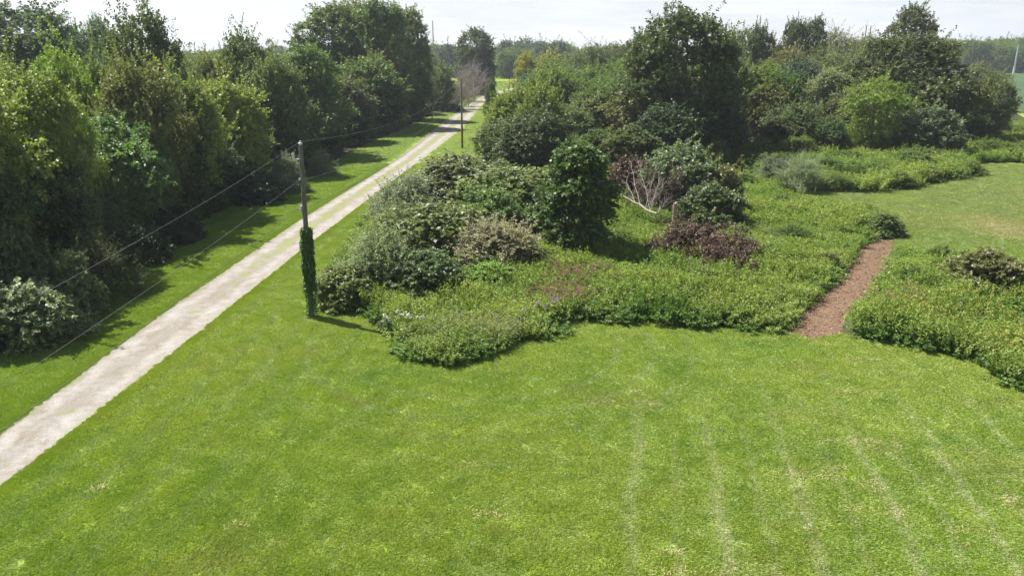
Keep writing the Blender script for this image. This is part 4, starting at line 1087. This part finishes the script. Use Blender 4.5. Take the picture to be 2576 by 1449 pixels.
def wire(name, a, b, sag, r, mat, label, group, n=60):
    t = np.linspace(0, 1, n)[:, None]; a, b = np.array(a, float), np.array(b, float)
    p = a + (b - a) * t; p[:, 2] -= (4 * t * (1 - t) * sag)[:, 0]
    v, f = tube(p, np.full(n, r), 5)
    tag(obj(name, mesh_from(name, v, f, [mat])), label, 'wire', group)
def on_pole(z): return (P1[0] + tilt * z / ZT1, P1[1], z)
PB = (P1[0] - 3.7, P1[1] - 71.9)
wg = 'overhead wires of the lane'
wire('power_line', (*PB, ZT1 + .2), on_pole(ZT1 + .2), 1.75, .0048, M['wire'], 'topmost wire coming from the lower left to the ivy pole', wg)
wire('power_line', (*PB, z2), np.array(on_pole(z2)) + [-.16, 0, 0], 1.45, .0045, M['wire'], 'middle wire coming from the lower left to the ivy pole', wg)
wire('power_line', (*PB, z3 + .1), np.array(on_pole(z3)) + [-.18, -.05, .1], 1.0, .010, M['wire_black'], 'lowest thick black cable running above the lane edge', wg)
wire('power_line', on_pole(ZT1 + .2), (*P2, Z2 + .2), 1.7, .008, M['wire'], 'topmost wire from the ivy pole to the second pole', wg)
wire('power_line', np.array(on_pole(z2)) + [.16, 0, 0], (P2[0] - .1, P2[1], Z2 - 2), 1.5, .007, M['wire'], 'middle wire from the ivy pole to the second pole', wg)
wire('power_line', np.array(on_pole(z3)) + [.2, 0, .05], (P2[0] - .1, P2[1], Z2 - 3.4), 1.2, .014, M['wire_black'], 'lowest cable from the ivy pole to the second pole', wg)
wire('power_line', (*P2, Z2 + .2), (*P3_, Z3 + .2), 2.2, .012, M['wire'], 'wire from the second pole to the far grey pole', wg)
g2 = 'thin wires crossing the sky'
for dz, lb in ((5.5, 'higher faint wire crossing the sky behind the lane'), (19, 'lower faint wire crossing the sky behind the lane')):
    wire('transmission_line', (ml.location.x + 1, ml.location.y, z_at(620, 53) - dz), (ma.location.x, 350, z_at(350, 67) - 1 - dz * .35), 9, .035, M['wire'], lb, g2)

# ------------------------------------------------------------------ masses: undergrowth and the woods behind
fill_src = []
for kd, i in (('broadleaf_tree', 0), ('broadleaf_tree', 1), ('maple_tree', 0), ('maple_tree', 2), ('distant_tree', 0), ('distant_tree', 1), ('distant_tree', 2)):
    me2 = PROTO[kd][i][0].copy()
    fill_src.append((kd, me2))
def mass_leaf(name, cols):
    m, t = new_mat(name); n = N(t)
    oi = n('ObjectInfo'); at = n('Attribute', attribute_name='rnd')
    c = n.mix(oi.outputs['Random'], cols[0], cols[1])
    sc2 = n('VectorMath', operation='SCALE'); n.link(c, sc2.inputs[0]); n.link(n.rng(at.outputs['Fac'], 0, 1, .6, 1.4), sc2.inputs['Scale'])
    n.out(leaf_shader(n, sc2.outputs[0], .4, .015)); return m
M['mass'] = mass_leaf('mass_leaf', [(.07, .125, .035), (.14, .185, .045)])
objs = []
for i, (kd, me2) in enumerate(fill_src):
    me2.materials.clear(); me2.materials.append(M['mass']); me2.name = 'fill_%s' % 'abcdefg'[i]
    objs.append(bpy.data.objects.new('fill_%s' % 'abcdefg'[i], me2))
fc = source_collection('fill_trees', objs)
def mass(name, X, Y, hts, idx, label, seed, cat='woodland'):
    R = np.random.default_rng(seed)
    h0 = np.array([PROTO[k][i][2] for k, i in (('broadleaf_tree', 0), ('broadleaf_tree', 1), ('maple_tree', 0), ('maple_tree', 2), ('distant_tree', 0), ('distant_tree', 1), ('distant_tree', 2))])
    s = hts / h0[idx]
    scatter(name, np.stack([X, Y, np.zeros(len(X))], 1), R.random(len(X)) * 6.28, np.stack([s * R.uniform(1., 1.3, len(X))] * 2 + [s], 1), idx, fc, label, cat)
R = np.random.default_rng(31)
X, Y = jitter_grid(-220, -28, 36, 330, 6.5, R)
k = in_view(X, Y, 12) & (X < np.interp(Y, [28, 48, 75, 112, 160, 210, 262, 330], [-30, -30, -30, -29, -24, -20, -17, -30]) - 3)
X, Y = X[k], Y[k]
idx = np.where(Y > 130, R.integers(4, 7, len(X)), R.integers(0, 4, len(X)))
mass('woodland', X, Y, np.clip(R.normal(9.2, 1.9, len(X)), 5.5, 12.4), idx, 'mass of trees filling the left wood behind its front rows', 32)
X, Y = jitter_grid(4, 260, 92, 480, 7, R)
k = inside(WR, X, Y) & in_view(X, Y, 12) & (Y > np.interp(X, [-5, 90], [112, 132])) & (X > np.interp(Y, [100, 200, 260], [3, 7, 17])) & ~((np.abs(X - 8) < 16) & (Y > 235)) & (X < .50 * Y)
X, Y = X[k], Y[k]
idx = np.where(Y > 150, R.integers(4, 7, len(X)), R.integers(0, 4, len(X)))
mass('woodland', X, Y, np.clip(R.normal(9.0, 1.4, len(X)), 6, 12), idx, 'mass of trees filling the right wood behind its front rows', 33)
X, Y = jitter_grid(-420, 480, 400, 640, 16, R)
k = in_view(X, Y, 20) & ~((X > 225) & (Y < 500)) & (Y > np.interp(X, [150, 260], [400, 500]))
X, Y = X[k], Y[k]
ht = np.where(X > 220, 17.5, np.where(X > -60, 13.5, 10.5)) + smooth_noise(X, Y, .02, 71) * 1.6 + R.normal(0, 1.6, len(X))
mass('woodland', X, Y, ht, R.integers(4, 7, len(X)), 'hazy far-off wood along the horizon', 34)
# low scrub at the feet of both woods
sh = []
for i, (kd, v_) in enumerate((('shrub', 0), ('shrub', 1), ('shrub', 2), ('silver_shrub', 0))):
    me2 = PROTO[kd][v_][0].copy(); me2.materials.clear(); me2.materials.append(M['mass']); sh.append(bpy.data.objects.new('scrub_%s' % 'abcd'[i], me2))
scc = source_collection('scrub', sh)
TH = gz([(850, 745), (1000, 770), (1160, 740), (1330, 700), (1380, 640), (1390, 560), (1400, 470), (1300, 420), (1150, 420), (1040, 460), (1000, 530), (930, 620)], .3)
X, Y = jitter_grid(-16, 6, 38, 90, 1.7, R); k = inside(TH, X, Y) & (X > road_r(Y) + 6.0); X, Y = X[k], Y[k]
scatter('undergrowth', np.stack([X, Y, np.zeros(len(X))], 1), R.random(len(X)) * 6.28, np.interp(Y, [41, 55, 75], [.36, .5, .55]) * R.uniform(.75, 1.1, len(X)), R.integers(0, 4, len(X)), scc, 'tangled scrub between the shrubs of the middle thicket', 'undergrowth')
bx_, by_ = [], []
for pl_, m_, lo in ((M_C, 240, 60), (M_A, 60, 40), (M_B, 26, 24)):
    xs_ = [p[0] for p in pl_]; ys_ = [p[1] for p in pl_]
    qx = R.uniform(min(xs_), max(xs_), m_ * 4); qy = R.uniform(min(ys_), max(ys_), m_ * 4); kk = inside(pl_, qx, qy) & (path_dist(qx, qy) > 2.4)
    bx_ += list(qx[kk][:m_]); by_ += list(qy[kk][:m_])
bx_, by_ = np.array(bx_), np.array(by_)
scatter('undergrowth', np.stack([bx_, by_, np.zeros(len(bx_))], 1), R.random(len(bx_)) * 6.28, (np.interp(by_, [40, 60, 90], [.32, .38, .60]) * R.uniform(.6, 1.3, len(bx_)))[:, None] * np.stack([R.uniform(1., 1.9, len(bx_)), R.uniform(1., 1.9, len(bx_)), R.uniform(.6, .95, len(bx_))], 1), R.integers(0, 4, len(bx_)), scc, 'brambles dotted through the tall weeds', 'undergrowth')
yy = np.concatenate([R.uniform(30, 270, 230)]); xx = np.interp(yy, [28, 48, 75, 112, 160, 210, 270], [-28.4, -28.4, -27.6, -26, -21.3, -17, -12.5]) - R.uniform(0, 2.5, len(yy))
scatter('undergrowth', np.stack([xx, yy, np.zeros(len(xx))], 1), R.random(len(xx)) * 6.28, R.uniform(.45, .95, len(xx)), R.integers(0, 4, len(xx)), scc, 'dark scrub filling the foot of the left wood', 'undergrowth')
line = gz([(1225, 300), (1190, 392), (1500, 402), (1800, 432), (1930, 430), (2050, 398), (2250, 380), (2420, 366), (2500, 350)], 0)
px2, py2 = [], []
for i in range(len(line) - 1):
    a_, b_ = np.array(line[i]), np.array(line[i + 1]); m_ = max(3, int(np.linalg.norm(b_ - a_) * 1.1))
    tt = R.random(m_)[:, None]; p_ = a_ + (b_ - a_) * tt; p_[:, 1] += R.uniform(1, 9, m_); p_[:, 0] += 2.6; px2 += list(p_[:, 0]); py2 += list(p_[:, 1])
scatter('undergrowth', np.stack([px2, py2, np.zeros(len(px2))], 1), R.random(len(px2)) * 6.28, R.uniform(.5, 1.0, len(px2)), R.integers(0, 4, len(px2)), scc, 'scrub filling the foot of the right wood', 'undergrowth')

# ------------------------------------------------------------------ haze
HZ = True
if HZ:
    bpy.context.view_layer.update()
    me = bpy.data.meshes.new('haze')
    x0, x1, y0, y1, a0, b0 = -1520, 1520, -320, 1720, -1.0, 62.0
    me.from_pydata([(x, y, z) for z in (a0, b0) for x, y in ((x0, y0), (x1, y0), (x1, y1), (x0, y1))], [], [(3, 2, 1, 0), (4, 5, 6, 7), (0, 1, 5, 4), (1, 2, 6, 5), (2, 3, 7, 6), (3, 0, 4, 7)])
    m, t = new_mat('haze'); n = N(t)
    v = n('VolumePrincipled'); v.inputs['Color'].default_value = (.86, .92, 1, 1); v.inputs['Density'].default_value = .0002; v.inputs['Anisotropy'].default_value = .3
    o_ = n('OutputMaterial'); n.link(v.outputs[0], o_.inputs['Volume'])
    me.materials.append(m); me.update()
    tag(obj('haze', me), 'thin bluish summer haze over the far trees', 'haze', kind='stuff')
print('grass instances', len(GX))
